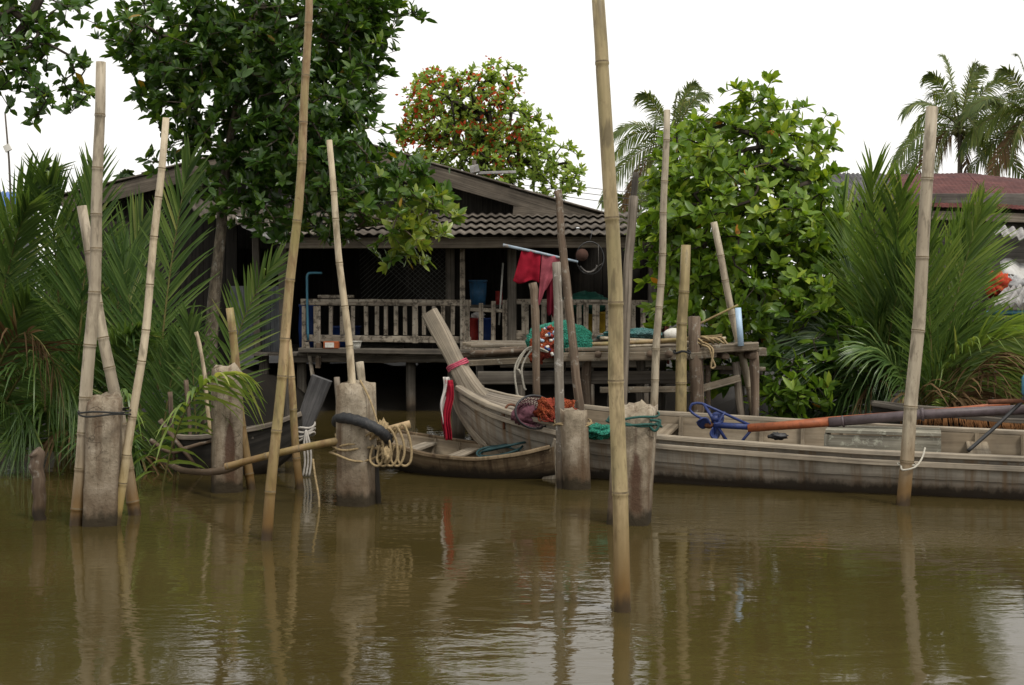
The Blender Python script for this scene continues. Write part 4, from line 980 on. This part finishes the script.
mb = MB(); mb.blob(P(778, 436, 11.5), (.09, .05, .03), 6, .5, 2.6, 18, 10); tag(mb.build('dark_rag', BLACKM), 'small dark rag on the near gunwale of the long boat', 'rag')
# long-tail motor laid along the boat
lm = thing('longtail_motor', P(1052, 430, 11.1), 'boat motor with long orange and grey shaft ending in a blue propeller guard', 'boat motor')
dd = lambda px: 12.0 - (px - 700) / 345 * .9
Q = lambda px, py, o=0: P(px, py, dd(px) + o)
mb = MB(); mb.tube([Q(748, 428), Q(800, 424.5), Q(830, 422.2)], .040, 12); mb.build('orange_sleeve', ORANGEP, lm)
mb = MB(); mb.tube([Q(748, 427, .1), Q(830, 419, .1), Q(960, 409, .1), Q(1010, 404, .1)], .022, 10); mb.build('support_tube', ORANGEP, lm)
mb = MB(); mb.tube([Q(829, 422.3), Q(920, 414.5), Q(1040, 409)], .045, 12); mb.tube([Q(842, 421.5), Q(844, 421.3)], .055, 12); mb.tube([Q(921, 414.5), Q(924, 414.3)], .06, 12); mb.build('shaft_tube', STEELP, lm)
mb = MB(); mb.tube(smooth([Q(706, 420), Q(697, 416), Q(690, 410), Q(692, 404)], 4) + [Q(697, 403), Q(702, 403.5), Q(752, 426)], .013, 8); mb.tube([Q(714, 425), Q(752, 427)], .030, 10)
mb.tube([Q(704, 404), Q(716, 424), Q(730, 446)], .016, 8); mb.tube([Q(725, 412), Q(717, 425), Q(712, 440)], .014, 8); mb.tube([Q(752, 429), Q(738, 446)], .014, 8); mb.tube([Q(712, 419), Q(718, 418)], .03, 8)
mb.build('propeller_guard', BLUEP, lm)
mb = MB(); hc = Q(712, 425)
for a0 in (2.9, 3.9 + 1.2, .9):
    def bl(u, v): r = .02 + .125 * v; a = a0 + (u - .5) * 1.5 * math.sin(math.pi * min(v * .8 + .18, 1)); return hc + V((r * math.cos(a), (u - .5) * .08, r * math.sin(a)))
    mb.grid(bl, 8, 8)
mb.build('propeller', BLUEP, lm, solid=.012)
mb = MB(); mb.blob(Q(709, 425), (.045, .035, .035), 1, .1); mb.build('hub', RUSTM, lm)
mb = MB(); ec = P(1060, 398, 11.05)
mb.bar(ec + V((-.2, 0, -.12)), ec + V((.3, 0, -.12)), .3, .34, seg=.1); mb.build('engine_block', BLACKM, lm, sm=False)
mb = MB(); mb.bar(ec + V((-.12, 0, .10)), ec + V((.18, 0, .10)), .14, .26, seg=.1); mb.build('fuel_tank', REDPL, lm, sm=False)
mb = MB(); mb.tube(smooth([ec + V((-.2, -.1, -.03)), ec + V((-.35, -.1, -.02)), P(988, 402, 11.0)], 5), .022, 8); mb.build('exhaust', RUSTM, lm)
mb = MB(); mb.tube(smooth([P(1030, 376, 10.95), P(1024, 398, 10.95), P(1014, 409, 10.95), P(993, 429, 10.9), P(968, 451, 10.85)], 5), .017, 8); mb.build('tiller', BLACKM, lm)
mb = MB(); lathe(mb, P(1029, 395, 10.9), [(0, 0), (.055, 0), (.06, .02), (.06, .15), (.04, .18), (0, .18)], 16); mb.build('oil_can', PVCD, lm)

# --- small sampan in front of the bow
H2 = Hull((-1.45, 12.75), (.45, 11.9), [(0, .12, .36, .15, .05), (.4, .30, .29, .0, .14), (.9, .40, .22, -.1, .22), (1.4, .39, .205, -.1, .22), (1.85, .25, .265, -.02, .14), (2.07, .09, .33, .05, .05)]); H2.heel = .06
b2 = thing('sampan', H2.p(1, 0, -.1), 'small low brown rowing boat with peeling sides in front of the big prow', 'boat')
hull_shell(H2, .025, 40, 0, 2.06, [SAMPAN, BOATI], b2)
for sd in (-1, 1):
    mb = MB(); strip(mb, H2.rail(.004, .008, sd, 0, 2.04, 26), .05, .035); mb.build('gunwale', SAMPAN, b2, sm=False)
for x in (.35, .6, .85, 1.1, 1.35, 1.6):
    sec = H2.sec(x, .035); mb = MB(); mb.sweep([H2.p(x, *q_) for q_ in sec], [[(.02, -.012), (.02, .012), (-.02, .012), (-.02, -.012)]] * len(sec), H2.u); mb.build('rib', BOATI, b2, sm=False)
for x in (.55, 1.0):
    hw, zg, _, _ = H2.sm(x); mb = MB(); mb.bar(H2.p(x, -hw + .03, zg - .05), H2.p(x, hw - .03, zg - .05), .025, .14, ref=H2.u); mb.build('thwart', BOATG, b2, sm=False)
mb = MB(); mb.bar(H2.p(1.95, -.02, -.1), H2.p(2.1, -.02, .37), .13, .09); mb.build('stem', BOATG, b2, sm=False)
mb = MB()
for k in range(3): mb.tube([H2.p(1.42 + .03 * k, .05, .20 + .02 * k) + V((.21 * math.cos(a), .15 * math.sin(a), .05 * math.sin(a + k) + .012 * k)) for a in [i * math.tau / 24 for i in range(24)]], .012, 6, closed=True)
tag(mb.build('hose_coil', plain('dark teal hose', (.02, .06, .065), .5)), 'coil of dark teal hose lying in the small brown boat', 'hose')

# --- dark boat under the house on the left
H3 = Hull((-2.02, 12.2), (-4.6, 12.9), [(0, .06, .60, .30, .02), (.25, .20, .48, .08, .08), (.55, .32, .42, -.1, .18), (.9, .34, .36, -.12, .22), (1.15, .28, .34, -.1, .2), (1.25, .24, .35, -.08, .18)])
b3 = thing('dark_rowing_boat', H3.p(.8, 0, -.1), 'dark blackened rowing boat with raised square prow moored under the house', 'boat')
hull_shell(H3, .03, 40, 0, 1.25, [BLACKW, BLACKW], b3)
for sd in (-1, 1):
    mb = MB(); strip(mb, H3.rail(.004, .012, sd, 0, 1.24, 26), .06, .045); mb.build('gunwale', GREY if sd < 0 else GREYD, b3, sm=False)
mb = MB(); mb.bar(P(300, 437, 12.2), P(322, 378, 12.2), .15, .11, w2=.2, h2=.13, seg=.1); mb.build('prow', wood('charred grey wood', (.035, .034, .035), (.08, .078, .08), (.15, .147, .15)), b3, sm=False)
for x in (.5, .9):
    hw, zg, _, _ = H3.sm(x); mb = MB(); mb.bar(H3.p(x, -hw + .03, zg - .06), H3.p(x, hw - .03, zg - .06), .025, .16, ref=H3.u); mb.build('thwart', GREYD, b3, sm=False)
kn = MB()
for k in range(4): kn.tube([P(306, 427 + 3 * k, 12.15) + V((.085 * math.cos(a), .085 * math.sin(a), .02 * math.sin(a * 2 + k) + .03 * math.cos(a))) for a in [i * math.tau / 18 for i in range(18)]], .011, 6, closed=True)
for x in (304, 307, 310): kn.tube(smooth([P(306, 430, 12.05), P(x, 445, 12.02), P(x + 1, 462, 12.03), P(x - 1, 476, 12.03)], 4), .010, 6)
tag(kn.build('prow_tie', plain('grubby white cloth', (.42, .39, .35), .85, .1, .4, 14)), 'white cloth strips tied round the dark boat prow', 'cloth')

# --- dark boat behind at the right
H4 = Hull((3.75, 13.0), (8.1, 12.0), [(0, .06, .62, .3, .02), (.4, .28, .56, .05, .1), (1.2, .45, .50, -.12, .25), (2.5, .5, .50, -.15, .3), (4.5, .45, .55, -.1, .25)])
b4 = thing('dark_moored_boat', H4.p(2, 0, -.1), 'black hulled boat lying behind the stern of the long boat with a frayed brown fringe', 'boat')
hull_shell(H4, .035, 40, 0, 4.45, [BLACKW, BLACKW], b4)
for sd in (-1, 1):
    mb = MB(); strip(mb, H4.rail(.004, .012, sd, 0, 4.4, 26), .07, .05); mb.build('gunwale', GREYD, b4, sm=False)
mb = MB()
for i in range(240):
    x = rnd(.25, 1.6); hw, zg, _, _ = H4.sm(x); a = H4.p(x, -hw - .03, zg - .0); l = rnd(.08, .2)
    mb.tube([a, a + V((rnd(-.02, .02), -.03, -l * .5)), a + V((rnd(-.04, .04), -.03 + rnd(-.02, .02), -l))], [.007, .003], 4)
mb.build('fringe', plain('frayed coir', (.16, .075, .03), .95, .1, .5, 15), b4)

# ------------------------------------------------------------------ right hand hut
ht = thing('hut', P(1000, 330, 23), 'old hut with a rust red sheet roof behind the right palms', 'hut')
def qd(name, pts, mat, n=14, amp=.02, solid=.01):
    a, b, c, d = [P(*p) for p in pts]; mb = MB(); corr(mb, a, b, c, d, n, amp, 6, 6); return mb.build(name, mat, ht, solid=solid)
qd('roof', ((880, 175, 27), (968, 173, 27), (905, 206, 22.5), (1003, 209, 22.5)), RUSTR, 20, .005)
qd('roof', ((967, 173, 27), (1120, 190, 27), (1000, 208, 22.52), (1120, 216, 22.52)), RUSTR, 26, .005)
qd('roof', ((820, 173, 26), (884, 174, 26), (846, 200, 22.6), (908, 206, 22.6)), DARKTIN, 14, .015)
for i in range(-1, 5):
    z = P(0, 216 + i * 21, 23.0)
    mb = MB(); mb.bar(P(850, 226 + i * 21, 23), P(1120, 226 + i * 21, 23), 23 * 23 / FPX, .04 + .02 * (i % 2), seg=2); mb.build('wall_board', wood('hut boards %d' % (i + 1), (.05, .045, .04), (.11, .10, .09), (.2, .185, .17), gx=.6, gy=10), ht, sm=False)
for px in (860, 930, 990, 1050, 1110):
    mb = MB(); mb.bar(P(px, 214, 22.85), V((P(px, 0, 22.85).x, 22.85, 0)), .12, .12); mb.build('post', GREYD, ht, sm=False)
mb = MB(); mb.bar(P(925, 215, 22.6), P(1110, 221, 22.6), .16, .05); mb.build('fascia', GREY, ht, sm=False)
# stored things in front of the hut
def sheet(name, a, b, c, d, mat, label, n=8, amp=.03, cat='sheet'):
    mb = MB(); corr(mb, P(*a), P(*b), P(*c), P(*d), n, amp, 4, 6); return tag(mb.build(name, mat, solid=.01), label, cat)
sheet('tin_sheet', (985, 224, 20.5), (1070, 236, 20.5), (990, 232, 19.2), (1070, 250, 19.2), TIN, 'pale tin lean-to sheet just below the rust red roof', 10)
sheet('tin_sheet', (1012, 282, 18), (1060, 276, 18), (990, 306, 16.5), (1060, 304, 16.5), TIN, 'low grey corrugated sheet sloping at the right edge above the boats', 9, .035)
sheet('tarp_sheet', (1000, 262, 19.5), (1060, 258, 19.5), (1003, 277, 19), (1060, 280, 19), SOFFIT, 'whitish tarpaulin stretched behind the red bundle at the right edge', 2, .06, 'tarp')
mb = MB(); mb.blob(P(999, 283, 17.5), (.13, .1, .14), 3, .5, 2, 24, 16); mb.blob(P(993, 290, 17.5), (.09, .08, .10), 8, .5, 2, 20, 12)
tag(mb.build('red_bundle', plain('red orange cloth', (.42, .045, .02), .8, .2, .4, 6, dirt=(.5, .16, .03))), 'crumpled red and orange cloth bundle near the right edge', 'cloth')
mb = MB(); mb.blob(P(1012, 287, 17.7), (.16, .1, .13), 13, .6, 2.4, 28, 18); tag(mb.build('grey_bundle', plain('grey white cloth', (.4, .4, .4), .8, .2, .5, 6)), 'crumpled grey white cloth beside the red bundle', 'cloth')
mb = MB(); mb.tube([P(985, 313, 16.6), P(1060, 312, 16.6)], .03, 8); tag(mb.build('blue_pipe', PVCD), 'horizontal blue pipe below the corrugated sheet at the right edge', 'pipe')
mb = MB(); mb.bar(P(950, 345, 17), P(1080, 343, 17), .55, .5, seg=.5); mb.bar(P(950, 322, 17), P(1080, 320, 17), .06, .7)
tag(mb.build('landing_stage', BLACKW, sm=False), 'dark boarded landing under the corrugated sheet on the right bank', 'landing')

# blue roofed building and lamp wire far left
fb = thing('blue_roofed_shed', P(-20, 260, 40), 'distant shed with a bright blue roof behind the left palms', 'shed')
mb = MB(); corr(mb, P(-120, 188, 41), P(26, 193, 41), P(-120, 207, 39), P(26, 208, 39), 30, .03, 2); mb.build('roof', plain('blue sheet', (.03, .12, .42), .5, .4, .2, 2), fb, solid=.02)
mb = MB(); mb.bar(P(-50, 250, 40), P(22, 250, 40), 84 * 40 / FPX, 2.5, seg=3); mb.build('wall', WALLB, fb, sm=False)
ut = thing('aerial_mast', P(14, 290, 30), 'thin tilted aerial mast rising behind the left palms', 'mast')
mb = MB(); mb.tube([P(5, 112, 30), P(9, 160, 30), P(16, 310, 30)], [.02, .03], 6); mb.build('mast_pole', GREYD, ut)
mb = MB(); mb.bar(P(6, 145, 29.97), P(9, 151, 29.97), .16, .06); mb.build('clamp_box', WHITEP, ut, sm=False)
sl_ = thing('floodlight', P(476, 185, 23), 'small lamp arm fixed on the roof ridge beside the red flowered tree', 'lamp')
mb = MB(); mb.tube([P(474, 184, 23), P(474, 160, 23)], .035, 8); mb.build('pole', GREYD, sl_)
mb = MB(); mb.bar(P(470, 170, 22.98), P(479, 168, 22.98), .14, .1); mb.build('lamp_housing', TIN, sl_, sm=False)
mb = MB(); mb.bar(P(478, 173, 23), P(516, 172, 23), .05, .08); mb.build('arm', TIN, sl_, sm=False)
for k in range(3):
    mb = MB(); mb.tube(smooth([P(340, 168 - k * 9, 36), P(560, 196 - k * 6, 42), P(700, 214 - k * 7, 50)], 6), .012, 5)
    tag(mb.build('power_line', BLACKM), ('lowest', 'middle', 'highest')[k] + ' of three thin power lines behind the roof', 'cable', 'power lines behind the house')

# ------------------------------------------------------------------ trees
# big mangrove on the left
ells = [(165, 78, 34, 40, 13.5, .6), (178, 135, 30, 26, 13.5, .5), (190, 30, 85, 62, 13.6, 1.0), (290, 18, 110, 75, 13.8, 1.2), (365, 5, 60, 48, 14.0, .9), (215, 92, 72, 44, 13.6, .9), (300, 95, 80, 62, 13.7, 1.1), (352, 70, 36, 52, 13.8, .7),
        (335, 160, 72, 52, 13.6, 1.0), (260, 150, 72, 46, 13.6, .9), (385, 196, 60, 44, 13.5, .8), (425, 215, 38, 36, 13.4, .6), (405, 246, 34, 24, 13.4, .45), (300, 215, 70, 32, 13.7, .7), (228, 190, 40, 22, 13.6, .5), (240, 215, 36, 16, 13.5, .4), (145, 165, 15, 12, 13.5, .2), (128, 40, 22, 34, 13.5, .4), (340, 238, 24, 10, 13.5, .3)]
pts = ell_points(ells, 1900)
tree('mangrove_tree', 'tall dark green tree with a slim mottled trunk beside the house', 'tree',
     [P(204, 470, 13.4), P(208, 380, 13.4), P(214, 300, 13.45), P(221, 230, 13.5), P(228, 150, 13.6), P(248, 60, 13.7), P(262, -20, 13.8)], .07, pts, LEAFD, BARK, k=8, ll=.14, lw=.058,
     young=lambda p: .5 * np.clip((p[:, 0] + 1.95) / .8, 0, 1) * np.clip((3.1 - p[:, 2]) / .5, 0, 1), inner=2)
# branches of a tree outside the frame on the left
ells = [(-10, 30, 60, 50, 11.2, .8), (40, 40, 38, 24, 11.1, .4), (70, 92, 34, 30, 11.1, .4), (20, 92, 36, 26, 11.2, .5), (38, 120, 22, 12, 11.1, .3), (85, 60, 16, 12, 11.1, .3), (88, 15, 22, 14, 11.1, .3), (-90, 20, 70, 80, 11.4, .9), (0, -10, 80, 24, 11.3, .6)]
tree('overhanging_tree', 'dark leaved tree whose branches hang into the upper left corner', 'tree', [P(-190, 480, 12.2), P(-180, 300, 12.0), P(-150, 150, 11.8), P(-60, 90, 11.4), P(10, 45, 11.2), P(42, -5, 11.1)], .09, ell_points(ells, 330), LEAFD, BARKD, k=7, ll=.115, lw=.052)
# bright bush mangrove on the right
ells = [(750, 122, 38, 28, 15.2, .6), (788, 155, 42, 38, 15.2, .8), (705, 165, 56, 44, 15.2, .9), (740, 215, 92, 62, 15.1, 1.2), (690, 240, 54, 60, 15.0, .9), (800, 235, 46, 58, 15.1, .9), (770, 300, 80, 56, 14.9, 1.0), (690, 310, 46, 44, 15.1, .8), (810, 320, 34, 50, 14.9, .6), (790, 375, 40, 40, 14.6, .6), (720, 360, 56, 40, 15.1, .7), (762, 92, 18, 16, 15.2, .3), (740, 96, 12, 10, 15.2, .2), (768, 80, 8, 9, 15.2, .15), (800, 106, 10, 10, 15.2, .2), (822, 118, 9, 8, 15.2, .15), (700, 118, 12, 12, 15.2, .2), (836, 150, 8, 8, 15.2, .15), (726, 90, 7, 7, 15.1, .15), (665, 170, 12, 16, 15.2, .2), (838, 205, 8, 8, 15.1, .2), (665, 210, 26, 40, 15.1, .5), (825, 180, 16, 24, 15.2, .3), (840, 240, 20, 46, 15.4, .5), (848, 300, 18, 34, 15.3, .5), (832, 128, 8, 8, 15.2, .2), (650, 235, 16, 14, 15, .3)]
tree('mangrove_bush', 'broad bright green mangrove bush with large glossy leaves behind the jetty end', 'tree',
     [P(752, 445, 15.2), P(756, 380, 15.2), P(760, 300, 15.2), P(757, 220, 15.2), P(758, 150, 15.2), P(762, 95, 15.2)], .05, ell_points(ells, 1450), LEAFB, BARKD, k=7, ll=.16, lw=.074, young=lambda p: .06 + .10 * np.clip((p[:, 2] - 1.9) / 1.8, -.9, 1), inner=1)
ells = [(805, 395, 34, 26, 14.0, .4), (775, 400, 24, 20, 14.2, .4), (835, 350, 26, 36, 14.3, .5)]
tree('bank_shrub', 'low leafy shrub on the bank just behind the long boat', 'shrub', [P(800, 440, 14.2), P(802, 415, 14.2), P(806, 395, 14.1)], .02, ell_points(ells, 110), LEAFB, BARKD, k=6, ll=.17, lw=.07, inner=0)
# red flowered tree
ells = [(440, 108, 36, 40, 32, 1.6), (480, 95, 34, 30, 32, 1.6), (505, 130, 38, 36, 32, 1.6), (455, 150, 50, 34, 32, 1.8), (500, 165, 44, 30, 32, 1.6), (550, 172, 34, 30, 32, 1.3), (535, 140, 24, 24, 32, 1.0), (420, 95, 18, 22, 32, .8), (575, 182, 14, 14, 32, .6), (418, 145, 22, 30, 32, .8), (500, 78, 26, 14, 32, .8), (438, 78, 14, 14, 32, .5)]
tree('flame_tree', 'tall green tree dotted with red blossom behind the house roof', 'tree', [P(478, 330, 32), P(478, 240, 32), P(482, 190, 32), P(484, 140, 32), P(478, 100, 32)], .16, ell_points(ells, 1080), LEAFF, BARKD, k=9, ll=.17, lw=.075, twig=.008,
     flower=lambda t: (RNG.random(len(t)) < .75 * np.exp(-(((t[:, 2] - P(0, 115, 32).z) / 1.15) ** 2)) * (np.abs(t[:, 0] - P(462, 0, 32).x) < 1.7)) & (t[:, 1] < 32.6) & np.array([mnoise.noise(V(p) * 1.6) > .08 for p in t]))
# distant woods closing the horizon
n = 9000
px = RNG.uniform(-160, 200, n); dpt = RNG.uniform(70, 110, n); top = 3.2 + 1.3 * np.sin(px * .21) + .8 * np.sin(px * .57 + 1)
B = np.stack([px, dpt, RNG.random(n) ** .7 * top], 1)
o = leafmesh('woods', WOODS, None, B, unit(n) + np.array([0, 0, .3]), unit(n), RNG.uniform(.9, 1.9, n), RNG.uniform(.6, 1.2, n), RNG.random(n), origin=(0, 80, 0)); tag(o, 'low dark line of distant woods on the horizon', 'woods', kind='stuff')

# tangled ground cover along both banks
n = 6500
side = RNG.random(n) < .5
gx_ = np.where(side, RNG.uniform(-17, -5.2, n), RNG.uniform(7.0, 18, n)); gy_ = RNG.uniform(13.0, 21, n)
hh = np.array([.25 + .9 * max(0, mnoise.noise(V((x * .7, y * .7, 3))) + .35) for x, y in zip(gx_, gy_)])
B = np.stack([gx_, gy_, np.array([gz(x, y) for x, y in zip(gx_, gy_)]) + RNG.random(n) ** .8 * hh], 1)
o = leafmesh('undergrowth', LEAFD, None, B, unit(n) + np.array([0, 0, .5]), unit(n) + np.array([0, -.4, .5]), RNG.uniform(.15, .4, n), RNG.uniform(.05, .13, n), np.clip(RNG.normal(.45, .2, n), 0, .95), origin=(0, 15, 0)); tag(o, 'tangled low undergrowth covering the muddy banks', 'undergrowth', kind='stuff')

# ------------------------------------------------------------------ palms
def nipa(label, base, fr, mat, d, ll=.9, lw=.028, dry=(), r0=.022, n=64, name='nipa_palm', group='nipa palms along the bank'):
    b = P(*base, d); b.z = min(b.z, gz(b.x, b.y) + .05) if base[1] > 380 else b.z
    root = thing(name, b, label, 'palm', group)
    for i, f in enumerate(fr):
        c, t = f[0], f[1]; o = f[2] if len(f) > 2 else {}
        dc = o.pop('dc', rnd(-.3, .2)); dt = o.pop('dt', rnd(-.7, .3)); ro = o.pop('roll', rnd(-.9, .9)); mm = o.pop('mat', mat)
        kw = dict(ll=ll, lw=lw, n=n, r0=r0, var0=.45, phi0=50, phi1=14, gone=.06, curl=.07); kw.update(o)
        frond('frond', root, b + V((rnd(-.1, .1), rnd(-.1, .1), 0)), P(*c, d + dc), P(*t, d + dt), mats=[mm, RACHIS], roll=ro, **kw)
    return root
X = dict(mat=NIPAX, gone=.35, droop=.5)
nipa('nipa palm at the left picture edge, fronds hanging low over the water', (-35, 478), [((-30, 250), (42, 176), dict(roll=.2)), ((-60, 300), (-80, 180)), ((25, 290), (78, 400), dict(dt=-1.2, roll=.3, droop=.5)), ((0, 270), (28, 205), dict(roll=.5)), ((-20, 340), (40, 440), dict(dt=-1.3, roll=.2, droop=.4)), ((-50, 330), (-90, 330)), ((10, 230), (66, 395), dict(mat=NIPAX, gone=.35, dt=-1.0, roll=.6, n=40)), ((0, 340), (30, 300), dict(dt=-.5))], NIPA, 13.2)
nipa('dense nipa palm behind the leftmost concrete post', (75, 478), [((62, 300), (48, 180), dict(roll=.15, ll=1.1)), ((80, 300), (94, 172), dict(roll=.4)), ((108, 320), (142, 222), dict(roll=.2, ll=1.0)), ((30, 320), (-15, 250), dict(roll=.3)), ((100, 360), (140, 330), dict(dt=-.6)), ((60, 360), (28, 430), dict(dt=-1.1, droop=.5)), ((85, 380), (122, 452), dict(dt=-1.0, droop=.5)), ((70, 330), (70, 250), dict(roll=-.5)), ((40, 390), (95, 455), dict(X, dt=-.7, n=30))], NIPA, 13.4)
nipa('nipa palm beside the tree trunk with one tall upright frond', (150, 478), [((156, 310), (190, 160), dict(roll=.3, dt=-.1, ll=.8)), ((140, 340), (122, 262), dict(roll=.6)), ((166, 400), (178, 345), dict(roll=.2, ll=.6)), ((140, 400), (105, 425), dict(dt=-1.0, droop=.4)), ((155, 420), (135, 470), dict(X, dt=-.6, n=30))], NIPA, 13.0)
nipa('slender nipa palm fanning to the right in front of the tree trunk', (200, 455), [((208, 345), (276, 262), dict(roll=.1, ll=.6, n=34, start=.4, dt=-.1, dc=0, var0=.62)), ((196, 380), (188, 318), dict(roll=.3, ll=.55, n=34, start=.3, dt=-.1, dc=0))], NIPA, 12.7, r0=.016)
nipa('young bright nipa frond arching over the water beside the streaked concrete post', (140, 462), [((160, 350), (248, 376), dict(dc=-.45, dt=-.55, roll=.55, ll=.50, lw=.042, var0=.72, start=.35, droop=.55, n=20, phi0=58, phi1=22)), ((135, 400), (122, 388), dict(dt=-.5, roll=1.0, ll=.36, droop=.9, n=22))], NIPAR, 11.4, .5, .03, r0=.012)
nipa('tall nipa palm on the right just beside the bright bush', (884, 432), [((876, 300), (872, 172), dict(roll=.2, ll=1.0)), ((890, 300), (902, 190), dict(roll=-.3)), ((868, 300), (842, 205), dict(roll=.3, dt=.4)), ((866, 330), (800, 330), dict(mat=NIPA, var0=.2, dt=.2, roll=.3, droop=.6)), ((872, 340), (848, 268), dict(mat=NIPA, roll=.8)), ((884, 330), (905, 268), dict(mat=NIPA, roll=-.7)), ((855, 350), (806, 388), dict(mat=NIPA, var0=.15, droop=.7, dt=.1)), ((885, 360), (856, 404), dict(X, dt=-.6, n=24)), ((868, 370), (838, 400), dict(mat=NIPA, var0=.2, dt=-.2, droop=.7)), ((880, 380), (874, 320), dict(mat=NIPA, dt=-.3, roll=1.0))], NIPAR, 14.4, .98, .028)
nipa('nipa palm on the right behind the thick greyed pole', (928, 432), [((930, 320), (925, 232), dict(roll=.2)), ((950, 300), (980, 214), dict(roll=-.2, ll=.9)), ((960, 290), (1060, 352), dict(roll=.15, ll=.9, droop=.3, var0=.6)), ((960, 310), (1050, 345), dict(dt=-.5, roll=.1, droop=.5, var0=.7)), ((920, 340), (900, 272), dict(mat=NIPA, roll=.7)), ((940, 290), (968, 212), dict(roll=.5)), ((960, 370), (1000, 352), dict(X, dt=-.4, n=30)), ((935, 370), (962, 330), dict(mat=NIPA)), ((910, 360), (870, 350), dict(mat=NIPA, droop=.6)), ((945, 380), (975, 402), dict(X, dt=-.6, n=30)), ((925, 370), (900, 402), dict(X, dt=-.6, n=26))], NIPAR, 13.9, .95, .028)
nipa('low nipa palm at the right edge with browned fronds', (1010, 430), [((1010, 360), (1040, 320), dict(roll=.2, mat=NIPA)), ((1000, 390), (965, 400), dict(X)), ((1000, 370), (960, 365), dict(X, dt=-.3)), ((1015, 390), (1060, 372)), ((985, 400), (940, 408), dict(dt=-.5, ll=.5, var0=.7))], NIPAR, 14.2, .7, .03)

def coconut(label, hub, foot, d, L, seed, nf=26, lean=0):
    random.seed(seed); h = P(*hub, d); b = V((h.x + lean, d, 0)); root = thing('coconut_palm', b, label, 'palm', 'coconut palms beyond the roofs')
    mb = MB(); mb.tube(smooth([b, b.lerp(h, .5) + V((-lean * .25, 0, 0)), h], 8), [.22, .13], 10, jit=.01); mb.build('trunk', BARK, root)
    for i in range(nf):
        az = math.tau * i / nf * 2.39996 * nf / 6.2832 if False else i * 2.39996; el = math.radians(78 - 118 * (i / (nf - 1)) + rnd(-8, 8)); l = L * rnd(.85, 1.1)
        dr = V((math.cos(az) * math.cos(el), math.sin(az) * math.cos(el), math.sin(el)))
        c = h + dr * l * .6 + V((0, 0, .16 * l)); t = h + dr * l * .92 + V((0, 0, -.52 * l * max(.25, math.cos(el))))
        frond('frond', root, h, c, t, 1.0, .085, [COCO if i < nf - 2 else NIPAX, RACHIS], n=46, roll=rnd(-.3, .3) + math.pi * .5 * math.sin(az), start=.12, droop=.45, vee=.1, r0=.045, fold=.1)
    mb = MB()
    for i in range(7): mb.blob(h + V((.35 * math.cos(i * .9), .35 * math.sin(i * .9), -.35 + .1 * (i % 2))), (.14, .14, .17), i, .08, 2, 12, 8)
    mb.build('coconuts', plain('green coconut', (.12, .12, .03), .5), root)
coconut('full crowned coconut palm rising above the rust red roof', (960, 128), None, 75, 5.3, 3)
coconut('coconut palm cut by the right picture edge above the roof', (1034, 118), None, 72, 5.2, 5)
coconut('coconut palm showing behind the top of the bright bush', (672, 142), None, 78, 4.8, 9, 24)
coconut('far coconut palm low in the gap left of the bright bush', (640, 214), None, 92, 3.6, 11, 16)
random.seed(99)
for i, (x, y, r) in enumerate(((47, 172, 11), (126, 178, 8), (86, 186, 10))):
    tree('far_tree', ('distant pointed tree above the left palms', 'distant small tree top beside the left roof corner', 'distant rounded tree between the left palms')[i], 'tree', [P(x, 300, 60), P(x, 230, 60), P(x, y, 60)], .1, ell_points([(x, y + 4, r, r * 1.2, 60, .6), (x, y + 24, r * 1.6, 20, 60, .8)], 90), WOODS, BARKD, k=7, ll=.4, lw=.22, group='distant trees on the left', twig=.02)
